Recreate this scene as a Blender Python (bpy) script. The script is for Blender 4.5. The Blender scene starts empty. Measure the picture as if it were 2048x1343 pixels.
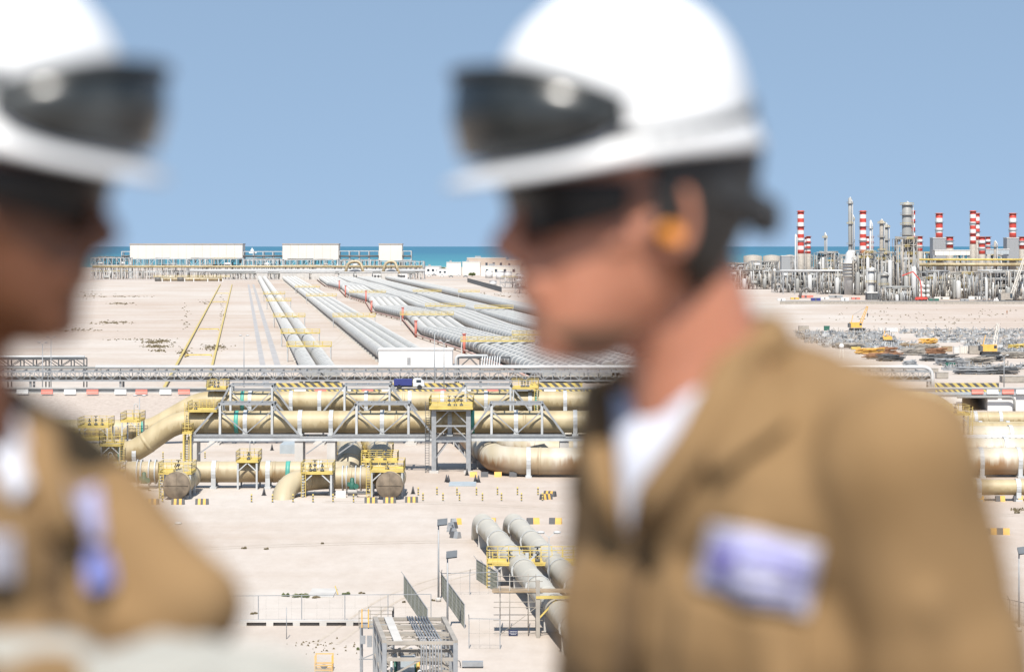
import bpy, bmesh, math, random
from mathutils import Vector, Matrix
from mathutils.bvhtree import BVHTree
random.seed(11)
C = bpy.context.scene.collection
SC = bpy.context.scene
R = math.radians
# ------------------------------------------------------------------ camera, sky, sun
F = 4836.0; H = 30.0; HY = 490.0; VX = 483.0      # focal length in photo pixels, eye height, horizon row, vanishing column
SL = (VX - 1024) / F                              # the plant's long axis drifts left by this much per metre
cam = bpy.data.cameras.new("camera"); camo = bpy.data.objects.new("camera", cam); C.objects.link(camo)
camo.location = (0, 0, H); camo.rotation_euler = (R(90), 0, 0)
cam.sensor_width = 36; cam.lens = F * 36 / 2048; cam.shift_y = -(671.5 - HY) / 2048
cam.clip_start = 0.1; cam.clip_end = 60000
cam.dof.use_dof = True; cam.dof.focus_distance = 450; cam.dof.aperture_fstop = 3.1; cam.dof.aperture_blades = 9
SC.camera = camo
SUN_EL, SUN_AZ = 52.0, -3.0                      # azimuth: degrees to the left of straight behind the camera
w = bpy.data.worlds.new("World"); SC.world = w; w.use_nodes = True
nt = w.node_tree; nt.nodes.clear()
sky = nt.nodes.new("ShaderNodeTexSky"); sky.sky_type = 'NISHITA'; sky.sun_disc = False
sky.sun_elevation = R(SUN_EL); sky.sun_rotation = R(180 - SUN_AZ)
sky.air_density = 1.0; sky.dust_density = 0.0; sky.ozone_density = 3.0; sky.altitude = 0
tint = nt.nodes.new("ShaderNodeMix"); tint.data_type = 'RGBA'; tint.blend_type = 'MULTIPLY'; tint.inputs[0].default_value = 1
tint.inputs[7].default_value = (2.18, 1.82, 1.38, 1)
bg = nt.nodes.new("ShaderNodeBackground"); bg.inputs[1].default_value = 0.11
wo = nt.nodes.new("ShaderNodeOutputWorld")
wtc = nt.nodes.new("ShaderNodeTexCoord"); wad = nt.nodes.new("ShaderNodeVectorMath"); wad.operation = 'ADD'; wad.inputs[1].default_value = (0, 0, .5)   # even, clear blue down to the horizon
nt.links.new(wtc.outputs['Generated'], wad.inputs[0]); nt.links.new(wad.outputs[0], sky.inputs[0])
nt.links.new(sky.outputs[0], tint.inputs[6]); nt.links.new(tint.outputs[2], bg.inputs[0]); nt.links.new(bg.outputs[0], wo.inputs[0])
sd = bpy.data.lights.new("sun", 'SUN'); sd.energy = 4.8; sd.angle = R(0.5); sd.color = (1, 0.95, 0.87)
so = bpy.data.objects.new("sun", sd); C.objects.link(so)
dv = Vector((math.sin(R(SUN_AZ)) * math.cos(R(SUN_EL)), -math.cos(R(SUN_AZ)) * math.cos(R(SUN_EL)), math.sin(R(SUN_EL))))
so.rotation_euler = dv.to_track_quat('Z', 'Y').to_euler()
SC.view_settings.view_transform = 'Standard'; SC.view_settings.look = 'None'
SC.view_settings.exposure = 0.70; SC.view_settings.gamma = 1

def X_(px, Y): return (px - 1024) * Y / F
def Z_(py, Y): return H - (py - HY) * Y / F
def GY(py, z=0): return (H - z) * F / (py - HY)
def U(u, Y): return u + SL * Y
def P(px, py, Y): return Vector((X_(px, Y), Y, Z_(py, Y)))
def G(px, py, z=0):
    Y = GY(py, z); return Vector((X_(px, Y), Y, z))

# ------------------------------------------------------------------ materials
ALB = .70                                         # palette scale to plausible outdoor albedos
def mat(name, col, rough=0.6, metal=0.0, var=0.12, scale=1.0, col2=None, stretch=(1, 1, 1), bump=0.0, spec=0.5, detail=5, lo=0.35, hi=0.7, coords='Object'):
    col = tuple(c * ALB for c in col); col2 = tuple(c * ALB for c in col2) if col2 else None
    m = bpy.data.materials.new(name); m.use_nodes = True
    t = m.node_tree; b = t.nodes["Principled BSDF"]
    b.inputs["Roughness"].default_value = rough; b.inputs["Metallic"].default_value = metal
    b.inputs["Specular IOR Level"].default_value = spec
    tc = t.nodes.new("ShaderNodeTexCoord"); mp = t.nodes.new("ShaderNodeMapping"); mp.inputs[3].default_value = stretch
    nz = t.nodes.new("ShaderNodeTexNoise"); nz.inputs["Scale"].default_value = scale; nz.inputs["Detail"].default_value = detail
    rp = t.nodes.new("ShaderNodeValToRGB"); e = rp.color_ramp.elements
    c2 = col2 or tuple(c * (1 - var) for c in col)
    c1 = col if col2 else tuple(min(1, c * (1 + var * 0.6)) for c in col)
    e[0].position = lo; e[0].color = (*c1, 1); e[1].position = hi; e[1].color = (*c2, 1)
    t.links.new(tc.outputs[coords], mp.inputs[0]); t.links.new(mp.outputs[0], nz.inputs[0])
    t.links.new(nz.outputs[0], rp.inputs[0]); t.links.new(rp.outputs[0], b.inputs["Base Color"])
    if bump:
        bp = t.nodes.new("ShaderNodeBump"); bp.inputs["Strength"].default_value = bump
        t.links.new(nz.outputs[0], bp.inputs["Height"]); t.links.new(bp.outputs[0], b.inputs["Normal"])
    return m
M = {}
M['grey_pipe'] = mat('grey_pipe', (.35, .348, .33), .5, var=.16, scale=.12, bump=.02)
M['collar_grey'] = mat('pipe_collar', (.56, .555, .54), .5)
M['dark_pipe'] = mat('dark_pipe', (.16, .15, .14), .6)
M['white_pipe'] = mat('white_pipe', (.66, .66, .65), .4, var=.08, scale=.3)
M['steel'] = mat('galvanised_steel', (.36, .37, .38), .5, .15, var=.15, scale=2)
M['white_steel'] = mat('white_painted_steel', (.56, .57, .57), .5, var=.15, scale=.8)
M['dark_steel'] = mat('dark_steel', (.12, .125, .13), .6, .2, var=.3, scale=1)
M['tan_steel'] = mat('dusty_steel', (.40, .36, .31), .7, 0, var=.2, scale=1)
M['yellow'] = mat('yellow_paint', (.70, .53, .15), .5, var=.2, scale=.8)
M['orange'] = mat('orange_paint', (.85, .48, .10), .5, var=.15, scale=.8)
M['black'] = mat('black_rubber', (.03, .03, .03), .6)
M['blackp'] = mat('charcoal_paint', (.10, .10, .105), .7)
M['red'] = mat('red_paint', (.62, .07, .05), .5, var=.15, scale=.6)
M['redline'] = mat('dusty_red_pipe', (.55, .36, .30), .7)
M['redfade'] = mat('faded_red_plastic', (.72, .22, .17), .6)
M['white'] = mat('white_paint', (.82, .81, .79), .5, var=.07, scale=.2)
M['cream'] = mat('cream_cladding', (.80, .76, .69), .6, var=.06, scale=.05)
M['beige'] = mat('beige_render', (.56, .46, .38), .8, var=.14, scale=.08)
M['concrete'] = mat('pale_concrete', (.60, .57, .53), .85, var=.16, scale=.4)
M['asphalt'] = mat('dusty_asphalt', (.22, .21, .20), .9, var=.2, scale=.3)
M['track'] = mat('grey_track_gravel', (.45, .43, .42), .9, var=.15, scale=.2)
M['teal'] = mat('teal_band_paint', (.10, .42, .34), .5)
M['green'] = mat('dark_green_paint', (.03, .14, .10), .5)
M['leaf'] = mat('dusty_leaf', (.16, .19, .07), .8, var=.5, scale=1.5, col2=(.08, .10, .035))
M['scrub'] = mat('dry_scrub', (.20, .16, .09), .9, var=.4, scale=2)
M['blue'] = mat('navy_tarp', (.04, .05, .22), .5)
M['glass'] = mat('window_glass', (.05, .07, .09), .15, 0)
M['rust'] = mat('rusty_steel', (.34, .17, .09), .8, var=.35, scale=1)
M['woodm'] = mat('timber', (.40, .29, .18), .8, var=.3, scale=1)
M['sign'] = mat('dark_blue_sign', (.02, .03, .09), .5)
M['solar'] = mat('lamp_head_grey', (.14, .15, .16), .4)
M['sheet'] = mat('light_blue_sheet', (.42, .47, .50), .7)
M['roofw'] = mat('white_roof', (.74, .72, .69), .7)
M['wire'] = mat('fence_wire', (.22, .23, .20), .6, .3)
# tan glass-fibre pipe: winding bands along X plus brown underside (stain; on plain tan mostly painted shade)
def grp(name, c1, c2, stain_shade, amount, axis='X'):
    c1, c2, stain_shade = [tuple(v * ALB for v in c) for c in (c1, c2, stain_shade)]
    m = bpy.data.materials.new(name); m.use_nodes = True; t = m.node_tree; b = t.nodes["Principled BSDF"]
    b.inputs["Roughness"].default_value = .55
    L = t.links.new; N = t.nodes.new
    tc = N("ShaderNodeTexCoord")
    def noise(sc, st, det=4):
        mp = N("ShaderNodeMapping"); mp.inputs[3].default_value = st
        n = N("ShaderNodeTexNoise"); n.inputs["Scale"].default_value = sc; n.inputs["Detail"].default_value = det
        L(tc.outputs['Object'], mp.inputs[0]); L(mp.outputs[0], n.inputs[0]); return n
    band = noise(.35, (1, .02, .02), 3)
    r1 = N("ShaderNodeValToRGB"); r1.color_ramp.elements[0].position = .38; r1.color_ramp.elements[1].position = .62
    r1.color_ramp.elements[0].color = (*c1, 1); r1.color_ramp.elements[1].color = (*c2, 1)
    L(band.outputs[0], r1.inputs[0])
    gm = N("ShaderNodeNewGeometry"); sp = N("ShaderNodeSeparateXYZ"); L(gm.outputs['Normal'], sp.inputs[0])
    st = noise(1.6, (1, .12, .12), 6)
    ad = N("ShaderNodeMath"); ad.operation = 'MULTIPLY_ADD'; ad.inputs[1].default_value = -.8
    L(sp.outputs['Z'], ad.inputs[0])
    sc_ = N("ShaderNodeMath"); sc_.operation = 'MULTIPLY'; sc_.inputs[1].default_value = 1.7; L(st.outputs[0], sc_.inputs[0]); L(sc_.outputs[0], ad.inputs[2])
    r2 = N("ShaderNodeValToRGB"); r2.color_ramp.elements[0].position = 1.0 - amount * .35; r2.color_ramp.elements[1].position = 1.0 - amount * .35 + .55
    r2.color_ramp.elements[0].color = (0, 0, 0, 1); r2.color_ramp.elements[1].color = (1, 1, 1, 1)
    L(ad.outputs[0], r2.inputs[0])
    n3 = noise(.11, (1, .05, .05), 2); r3 = N("ShaderNodeValToRGB"); r3.color_ramp.elements[0].position = .40; r3.color_ramp.elements[1].position = .60
    r3.color_ramp.elements[0].color = (.22, .22, .22, 1); r3.color_ramp.elements[1].color = (.95, .95, .95, 1); L(n3.outputs[0], r3.inputs[0])
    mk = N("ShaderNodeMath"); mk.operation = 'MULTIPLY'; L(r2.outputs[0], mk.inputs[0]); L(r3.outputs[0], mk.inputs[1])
    mx = N("ShaderNodeMix"); mx.data_type = 'RGBA'; L(mk.outputs[0], mx.inputs[0]); L(r1.outputs[0], mx.inputs[6]); mx.inputs[7].default_value = (*stain_shade, 1)
    L(mx.outputs[2], b.inputs["Base Color"])
    return m
M['tan'] = grp('tan_fibre_pipe', (.56, .46, .28), (.43, .34, .19), (.33, .24, .11), .4)
M['tan2'] = grp('tan_pipe_stained', (.56, .47, .31), (.44, .36, .23), (.27, .17, .07), 1.1)
M['tan3'] = grp('sandy_pipe_stained', (.62, .56, .46), (.52, .44, .30), (.30, .15, .05), 1.25)
M['near_pipe'] = grp('pale_near_pipe', (.60, .56, .48), (.54, .50, .42), (.36, .30, .20), .9)
M['endcap'] = mat('weathered_end_cap', (.22, .17, .12), .8, var=.4, scale=1.2, bump=.1)

# ------------------------------------------------------------------ mesh builder
class MB:
    def __init__(s): s.v = []; s.f = []; s.m = []; s.s = []
    def add(s, vs, fs, m=0, sm=False):
        o = len(s.v); s.v += [tuple(v) for v in vs]
        for f in fs: s.f.append(tuple(i + o for i in f)); s.m.append(m); s.s.append(sm)
    def bx(s, x0, x1, y0, y1, z0, z1, m=0):
        s.add([(x, y, z) for z in (z0, z1) for y in (y0, y1) for x in (x0, x1)],
              [(0, 2, 3, 1), (4, 5, 7, 6), (0, 1, 5, 4), (2, 6, 7, 3), (0, 4, 6, 2), (1, 3, 7, 5)], m); return s
    def beam(s, a, b, w, h=None, m=0):
        a = Vector(a); b = Vector(b); h = h or w; d = b - a
        if d.length < 1e-6: return s
        d.normalize(); up = Vector((0, 0, 1)) if abs(d.z) < .97 else Vector((0, 1, 0))
        x = d.cross(up).normalized(); y = x.cross(d).normalized()
        vs = [p + x * i * w / 2 + y * j * h / 2 for p in (a, b) for j in (-1, 1) for i in (-1, 1)]
        s.add(vs, [(0, 1, 3, 2), (4, 6, 7, 5), (0, 4, 5, 1), (2, 3, 7, 6), (0, 2, 6, 4), (1, 5, 7, 3)], m); return s
    def path(s, pts, r, n=8, m=0, caps=True, sm=True, flat=1.0):
        pts = [Vector(p) for p in pts]; N = len(pts)
        rr = r if isinstance(r, (list, tuple)) else [r] * N
        mm = m
        x = None; rings = []
        for i, p in enumerate(pts):
            a = pts[i - 1] if i else None; b = pts[i + 1] if i < N - 1 else None
            if a is not None and (p - a).length < 1e-7: a = None
            if b is not None and (b - p).length < 1e-7: b = None
            t = Vector((0, 0, 0))
            if a is not None: t += (p - a).normalized()
            if b is not None: t += (b - p).normalized()
            if t.length < 1e-6: t = Vector((0, 1, 0))
            t.normalize()
            k = 1.0
            if a is not None and b is not None:
                c = (p - a).normalized().dot(t); k = 1 / max(c, .5)
            if x is None:
                up = Vector((0, 0, 1)) if abs(t.z) < .9 else Vector((0, 1, 0)); x = t.cross(up).normalized()
            else: x = (x - t * x.dot(t)).normalized()
            y = x.cross(t).normalized()
            rings.append([p + x * math.cos(2 * math.pi * j / n) * rr[i] * k + y * math.sin(2 * math.pi * j / n) * rr[i] * flat for j in range(n)])
        vs = [v for g in rings for v in g]
        o = len(s.v); s.v += [tuple(v) for v in vs]
        for i in range(N - 1):
            for j in range(n):
                k = (j + 1) % n
                s.f.append((o + i * n + j, o + i * n + k, o + (i + 1) * n + k, o + (i + 1) * n + j))
                s.m.append(mm[i] if isinstance(mm, list) else mm); s.s.append(sm)
        if caps:
            s.f.append(tuple(o + j for j in reversed(range(n)))); s.m.append(mm[0] if isinstance(mm, list) else mm); s.s.append(False)
            s.f.append(tuple(o + (N - 1) * n + j for j in range(n))); s.m.append(mm[-1] if isinstance(mm, list) else mm); s.s.append(False)
        return s
    def tube(s, a, b, r, n=8, m=0, r2=None, caps=True):
        return s.path([a, b], [r, r if r2 is None else r2], n, m, caps)
    def lathe(s, c, prof, n=16, m=0, sm=True):      # prof: (radius, z) from bottom to top, about vertical axis
        c = Vector(c); o = len(s.v); K = len(prof)
        for (r, z) in prof:
            for j in range(n):
                a = 2 * math.pi * j / n; s.v.append((c.x + r * math.cos(a), c.y + r * math.sin(a), c.z + z))
        for i in range(K - 1):
            for j in range(n):
                k = (j + 1) % n; s.f.append((o + i * n + j, o + i * n + k, o + (i + 1) * n + k, o + (i + 1) * n + j))
                s.m.append(m[i] if isinstance(m, list) else m); s.s.append(sm)
        s.f.append(tuple(o + j for j in reversed(range(n)))); s.m.append(0 if isinstance(m, list) else m); s.s.append(False)
        s.f.append(tuple(o + (K - 1) * n + j for j in range(n))); s.m.append(m[-1] if isinstance(m, list) else m); s.s.append(False)
        return s
    def ell(s, c, r, n=16, k=10, m=0):
        c = Vector(c)
        if not isinstance(r, (list, tuple)): r = (r, r, r)
        vs = [(c.x, c.y, c.z - r[2])]
        for i in range(1, k):
            th = math.pi * i / k
            for j in range(n):
                a = 2 * math.pi * j / n
                vs.append((c.x + r[0] * math.sin(th) * math.cos(a), c.y + r[1] * math.sin(th) * math.sin(a), c.z - r[2] * math.cos(th)))
        vs.append((c.x, c.y, c.z + r[2])); fs = []
        for j in range(n): fs.append((0, 1 + (j + 1) % n, 1 + j)); fs.append((len(vs) - 1, 1 + (k - 2) * n + j, 1 + (k - 2) * n + (j + 1) % n))
        for i in range(k - 2):
            for j in range(n):
                a = 1 + i * n + j; b = 1 + i * n + (j + 1) % n; fs.append((a, b, b + n, a + n))
        s.add(vs, fs, m, True); return s

def tag(o, label=None, cat=None, group=None, kind=None):
    if label: o['label'] = label
    if cat: o['category'] = cat
    if group: o['group'] = group
    if kind: o['kind'] = kind
    return o
def mesh(name, mb, mats, org=(0, 0, 0)):
    me = bpy.data.meshes.new(name); ox, oy, oz = org
    me.from_pydata([(x - ox, y - oy, z - oz) for x, y, z in mb.v], [], mb.f)
    if not isinstance(mats, (list, tuple)): mats = [mats]
    for m in mats: me.materials.append(M[m] if isinstance(m, str) else m)
    me.polygons.foreach_set('material_index', [min(i, len(mats) - 1) for i in mb.m])
    me.polygons.foreach_set('use_smooth', mb.s); me.update(); return me
def wl(o):
    p = Vector((0, 0, 0))
    while o is not None: p += o.location; o = o.parent
    return p
def obj(name, mb, mats, parent=None, label=None, org=None):
    """mesh coordinates are world coordinates; an object's origin is its parent's, or org"""
    if parent is not None:
        pw = wl(parent); o = bpy.data.objects.new(name, mesh(name, mb, mats, pw if org is None else org)); o.parent = parent
        if org is not None: o.location = Vector(org) - pw
    else:
        if org is None:
            xs = [v[0] for v in mb.v]; ys = [v[1] for v in mb.v]; zs = [v[2] for v in mb.v]
            org = ((min(xs) + max(xs)) / 2, (min(ys) + max(ys)) / 2, min(zs))
        o = bpy.data.objects.new(name, mesh(name, mb, mats, org)); o.location = org
    C.objects.link(o)
    if label: o['label'] = label
    return o
def single(name, mb, mats, label, cat, group=None): return tag(obj(name, mb, mats), label, cat, group)
def thing(name, label, cat, loc, group=None):
    o = bpy.data.objects.new(name, None); C.objects.link(o); o.location = loc; o.empty_display_size = .5
    return tag(o, label, cat, group)
def dup(root, loc, label=None, group=None, rz=None):
    def cp(o, par):
        c = o.copy(); C.objects.link(c); c.parent = par
        for ch in o.children: cp(ch, c)
        return c
    r = cp(root, None); r.location = loc
    if rz is not None: r.rotation_euler = (0, 0, rz)
    if label: r['label'] = label
    if group: r['group'] = group
    return r
ORD = ['first', 'second', 'third', 'fourth', 'fifth', 'sixth', 'seventh', 'eighth', 'ninth', 'tenth', 'eleventh', 'twelfth', 'thirteenth', 'fourteenth',
       'fifteenth', 'sixteenth', 'seventeenth', 'eighteenth', 'nineteenth', 'twentieth']
def ordw(i):
    if i < 20: return ORD[i]
    T = {2: 'twenty', 3: 'thirty', 4: 'forty', 5: 'fifty', 6: 'sixty', 7: 'seventy'}; T2 = {2: 'twentieth', 3: 'thirtieth', 4: 'fortieth', 5: 'fiftieth', 6: 'sixtieth', 7: 'seventieth'}
    n = i + 1; return T2[n // 10] if n % 10 == 0 else T[n // 10] + '-' + ORD[n % 10 - 1]
def fillet(pts, rad, seg=5):
    pts = [Vector(p) for p in pts]; out = [pts[0]]
    for i in range(1, len(pts) - 1):
        a, b, c = pts[i - 1], pts[i], pts[i + 1]
        d1 = (a - b); d2 = (c - b); ang = d1.angle(d2)
        t = min(rad / math.tan(ang / 2), d1.length * .49, d2.length * .49)
        p1 = b + d1.normalized() * t; p2 = b + d2.normalized() * t
        for k in range(seg + 1):
            q = k / seg; out.append((1 - q) ** 2 * p1 + 2 * q * (1 - q) * b + q * q * p2)
    out.append(pts[-1]); return out
def ringed(pts, r, every, wid=.5, ex=.1):
    """insert raised coupling rings along a polyline; returns points and radii"""
    pts = [Vector(p) for p in pts]; P2 = [pts[0]]; Rr = [r]; nxt = every * .5; s = 0
    for a, b in zip(pts, pts[1:]):
        L = (b - a).length; d = (b - a).normalized()
        while nxt < s + L - wid - .2:
            q = a + d * (nxt - s)
            for dd, rr in ((-wid / 2 - .12, r), (-wid / 2, r), (-wid / 2 + .02, r + ex), (wid / 2 - .02, r + ex), (wid / 2, r), (wid / 2 + .12, r)): P2.append(q + d * dd); Rr.append(rr)
            nxt += every
        s += L; P2.append(b); Rr.append(r)
        if nxt < s + wid + .2: nxt = s + wid + .2
    return P2, Rr
def railing(mb, pts, z, h=1.1, sp=1.5, r=.035, m=0):
    for a, b in zip(pts, pts[1:]):
        a = Vector((a[0], a[1], z)); b = Vector((b[0], b[1], z)); L = (b - a).length; n = max(1, round(L / sp))
        for i in range(n + 1): q = a.lerp(b, i / n); mb.beam(q, q + Vector((0, 0, h)), r * 2, m=m)
        for hh in (h, h * .55): mb.beam(a + Vector((0, 0, hh)), b + Vector((0, 0, hh)), r * 2, m=m)
        mb.beam(a + Vector((0, 0, .08)), b + Vector((0, 0, .08)), .03, .16, m=m)

# ------------------------------------------------------------------ setting
def sheet(name, x0, x1, y0, y1, z, m, nx=1, ny=1, zf=None):
    mb = MB(); vs = []; fs = []
    for j in range(ny + 1):
        for i in range(nx + 1):
            x = x0 + (x1 - x0) * i / nx; y = y0 + (y1 - y0) * j / ny; vs.append((x, y, z + (zf(x, y) if zf else 0)))
    for j in range(ny):
        for i in range(nx): a = j * (nx + 1) + i; fs.append((a, a + 1, a + nx + 2, a + nx + 1))
    mb.add(vs, fs, 0, bool(zf)); o = obj(name, mb, m, org=(0, 0, 0)); tag(o, kind='structure'); return o
def sandmat():
    m = bpy.data.materials.new('sand'); m.use_nodes = True; t = m.node_tree; b = t.nodes["Principled BSDF"]
    b.inputs["Roughness"].default_value = .95; b.inputs["Specular IOR Level"].default_value = .1
    L = t.links.new; N = t.nodes.new; tc = N("ShaderNodeTexCoord")
    def noise(sc, st, det, rough=.5):
        mp = N("ShaderNodeMapping"); mp.inputs[3].default_value = st
        n = N("ShaderNodeTexNoise"); n.inputs["Scale"].default_value = sc; n.inputs["Detail"].default_value = det; n.inputs["Roughness"].default_value = rough
        L(tc.outputs['Object'], mp.inputs[0]); L(mp.outputs[0], n.inputs[0]); return n
    def ramp(n, p0, c0, p1, c1):
        r = N("ShaderNodeValToRGB"); e = r.color_ramp.elements; e[0].position = p0; e[0].color = (*c0, 1); e[1].position = p1; e[1].color = (*c1, 1); L(n.outputs[0], r.inputs[0]); return r
    a = ramp(noise(.02, (1, .55, 1), 8, .6), .36, (.480, .440, .402), .66, (.43, .368, .318))
    c = ramp(noise(.5, (1, .35, 1), 8, .7), .30, (1, 1, 1), .78, (.86, .84, .82))
    d = ramp(noise(.9, (.5, .25, 1), 9, .75), .66, (1, 1, 1), .76, (.62, .54, .46))
    e = ramp(noise(.006, (1, .5, 1), 3), .42, (1, 1, 1), .6, (.93, .88, .85))
    o = a
    g = ramp(noise(.05, (.06, 1, 1), 4, .6), .45, (1, 1, 1), .72, (.90, .86, .82))
    for q in (c, d, e, g):
        mx = N("ShaderNodeMix"); mx.data_type = 'RGBA'; mx.blend_type = 'MULTIPLY'; mx.inputs[0].default_value = 1
        L(o.outputs[0] if o is a else o.outputs[2], mx.inputs[6]); L(q.outputs[0], mx.inputs[7]); o = mx
    L(o.outputs[2], b.inputs["Base Color"])
    bp = N("ShaderNodeBump"); bp.inputs["Strength"].default_value = .25; bp.inputs["Distance"].default_value = .3
    L(noise(1.5, (1, .6, 1), 8).outputs[0], bp.inputs["Height"]); L(bp.outputs[0], b.inputs["Normal"])
    return m
M['sand'] = sandmat()
def seamat():
    m = bpy.data.materials.new('sea_water'); m.use_nodes = True; t = m.node_tree; b = t.nodes["Principled BSDF"]
    b.inputs["Roughness"].default_value = .55; b.inputs["Specular IOR Level"].default_value = .06
    L = t.links.new; N = t.nodes.new; tc = N("ShaderNodeTexCoord"); sp = N("ShaderNodeSeparateXYZ"); L(tc.outputs['Object'], sp.inputs[0])
    mr = N("ShaderNodeMapRange"); mr.inputs[1].default_value = 2800; mr.inputs[2].default_value = 14000; L(sp.outputs['Y'], mr.inputs[0])
    n0 = N("ShaderNodeTexNoise"); n0.inputs["Scale"].default_value = .0006; n0.inputs["Detail"].default_value = 4; L(tc.outputs['Object'], n0.inputs[0])
    ad = N("ShaderNodeMath"); ad.operation = 'MULTIPLY_ADD'; ad.inputs[1].default_value = .35; L(n0.outputs[0], ad.inputs[0]); L(mr.outputs[0], ad.inputs[2])
    r = N("ShaderNodeValToRGB"); e = r.color_ramp.elements
    e[0].position = .12; e[0].color = (.085, .26, .275, 1); e[1].position = .8; e[1].color = (.042, .135, .205, 1)
    k = e.new(.35); k.color = (.055, .185, .235, 1)
    L(ad.outputs[0], r.inputs[0])
    mp = N("ShaderNodeMapping"); mp.inputs[3].default_value = (.5, .12, 1); L(tc.outputs['Object'], mp.inputs[0])
    n1 = N("ShaderNodeTexNoise"); n1.inputs["Scale"].default_value = .12; n1.inputs["Detail"].default_value = 8; L(mp.outputs[0], n1.inputs[0])
    r1 = N("ShaderNodeValToRGB"); r1.color_ramp.elements[0].position = .70; r1.color_ramp.elements[1].position = .74; L(n1.outputs[0], r1.inputs[0])
    mx = N("ShaderNodeMix"); mx.data_type = 'RGBA'; L(r1.outputs[0], mx.inputs[0]); L(r.outputs[0], mx.inputs[6]); mx.inputs[7].default_value = (.4, .45, .45, 1)
    L(mx.outputs[2], b.inputs["Base Color"])
    return m
M['sea'] = seamat()
sheet('ground', -2600, 3200, -300, 3300, 0, 'sand', 60, 60, lambda x, y: 0.0)
sheet('sea', -30000, 30000, 2500, 52000, -1.2, 'sea')
# raised road on an embankment; left part slopes down to the sand, right part ends in a concrete wall
RY0, RY1, RZ = 440.0, 456.0, 3.0
mb = MB()
xl, xr = X_(-150, 440), X_(1500, 440)
mb.add([(xl, 412, .02), (xr, 412, .02), (xr, RY0, RZ), (xl, RY0, RZ), (xl, RY1, RZ), (xr, RY1, RZ), (xl, 476, .02), (xr, 476, .02)],
       [(0, 1, 2, 3), (4, 5, 7, 6), (3, 2, 5, 4), (0, 3, 4, 6), (1, 7, 5, 2)])
M['bank'] = mat('embankment_gravel', (.58, .49, .42), .95, scale=1.4, bump=.3, col2=(.46, .38, .32), detail=8)
tag(obj('embankment', mb, 'bank'), kind='structure')
mb = MB().bx(xl, X_(2300, 440), RY0 + .6, RY1 - .6, RZ + .004, RZ + .06); tag(obj('road', mb, 'asphalt'), kind='structure')
for nm, Ya, sgn in (('road_kerb', RY0, 1), ('road_kerb', RY1, -1)):
    mb = MB().bx(xl, X_(2300, 440), min(Ya, Ya + sgn * .6), max(Ya, Ya + sgn * .6), RZ - .1, RZ + .25); tag(obj(nm, mb, 'concrete'), kind='structure')
# two grey tracks running away
for i, (ua, ub) in enumerate(((4.6, 6.0), (8.2, 9.8))):
    mb = MB(); mb.add([(U(ua, 505), 505, .03), (U(ub, 505), 505, .03), (U(ub, 1850), 1850, .03), (U(ua, 1850), 1850, .03)], [(0, 1, 2, 3)])
    tag(obj('path', mb, 'track'), kind='structure')
# faint wheel ruts in the sand
M['rut'] = mat('pressed_sand', (.60, .52, .44), .95, scale=.8, col2=(.52, .44, .36), spec=.1)
for k, pts in enumerate(([(-14, 182), (-9, 215), (6, 236), (14, 268), (-4, 281), (-22, 283)], [(-40, 236), (-20, 243), (0, 246), (14, 240), (24, 244)], [(36, 200), (38, 232), (42, 262), (60, 272), (90, 274)], [(-60, 560), (-52, 700), (-60, 900), (-80, 1200)])):
    mb = MB(); pp = [Vector((*q, .012)) for q in pts]
    for _ in range(3):
        q = [pp[0]]
        for a, b in zip(pp, pp[1:]): q += [a.lerp(b, .25), a.lerp(b, .75)]
        pp = q + [pp[-1]]
    for o_ in (-.85, .85):
        L = []; 
        for i, q in enumerate(pp):
            d = (pp[min(i + 1, len(pp) - 1)] - pp[max(i - 1, 0)]).normalized(); n_ = Vector((-d.y, d.x, 0)); L.append((q + n_ * (o_ - .14), q + n_ * (o_ + .14)))
        for (a, b), (c, d) in zip(L, L[1:]): mb.add([a, c, d, b], [(0, 1, 2, 3)])
    tag(obj('path', mb, 'rut'), kind='structure')
# far service road in front of the coast plant
mb = MB().bx(-700, 560, 2085, 2105, .01, .05); tag(obj('service_road', mb, 'track'), kind='structure')

# ------------------------------------------------------------------ long grey pipelines running to the coast
def zig(u, amp, ph=0):
    # jog positions (Y, offset) of the expansion offsets
    Ys = [525, 671, 788, 954, 1066, 1240, 1395, 1600, 1740, 2060]
    of = [3.5, 1.6, -3.4, 3.4, -2.9, 3.6, -.2, 4.5, 0, 4]
    return [(U(u + o * amp, Y + ph), Y + ph) for Y, o in zip(Ys, of)]
bund = [
    ('two-pipe line nearest the yellow rails', [15.3, 19.6], 1.65, 0, 'straight', 522, 2070),
    ('four-pipe line ending at the white block', [36.2, 39.4, 42.6, 45.8], 1.4, 0, 'straight', 612, 2070),
    ('zigzag line beside the red pipe', [63.2, 66.3, 69.4, 72.5, 75.6], 1.4, 1, 'zigzag', 0, 0),
    ('wavy line right of the zigzag line', [82.2, 85.3, 88.4, 91.5], 1.4, .45, 'wavy', 0, 0),
    ('straight four-pipe line right of the wavy one', [99.6, 102.8, 106, 109.2], 1.4, 0, 'straight', 522, 2060),
    ('outermost straight pipe line towards the refinery', [123.6, 126.8, 130], 1.45, 0, 'straight', 522, 2060)]
CZ = 2.1
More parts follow.
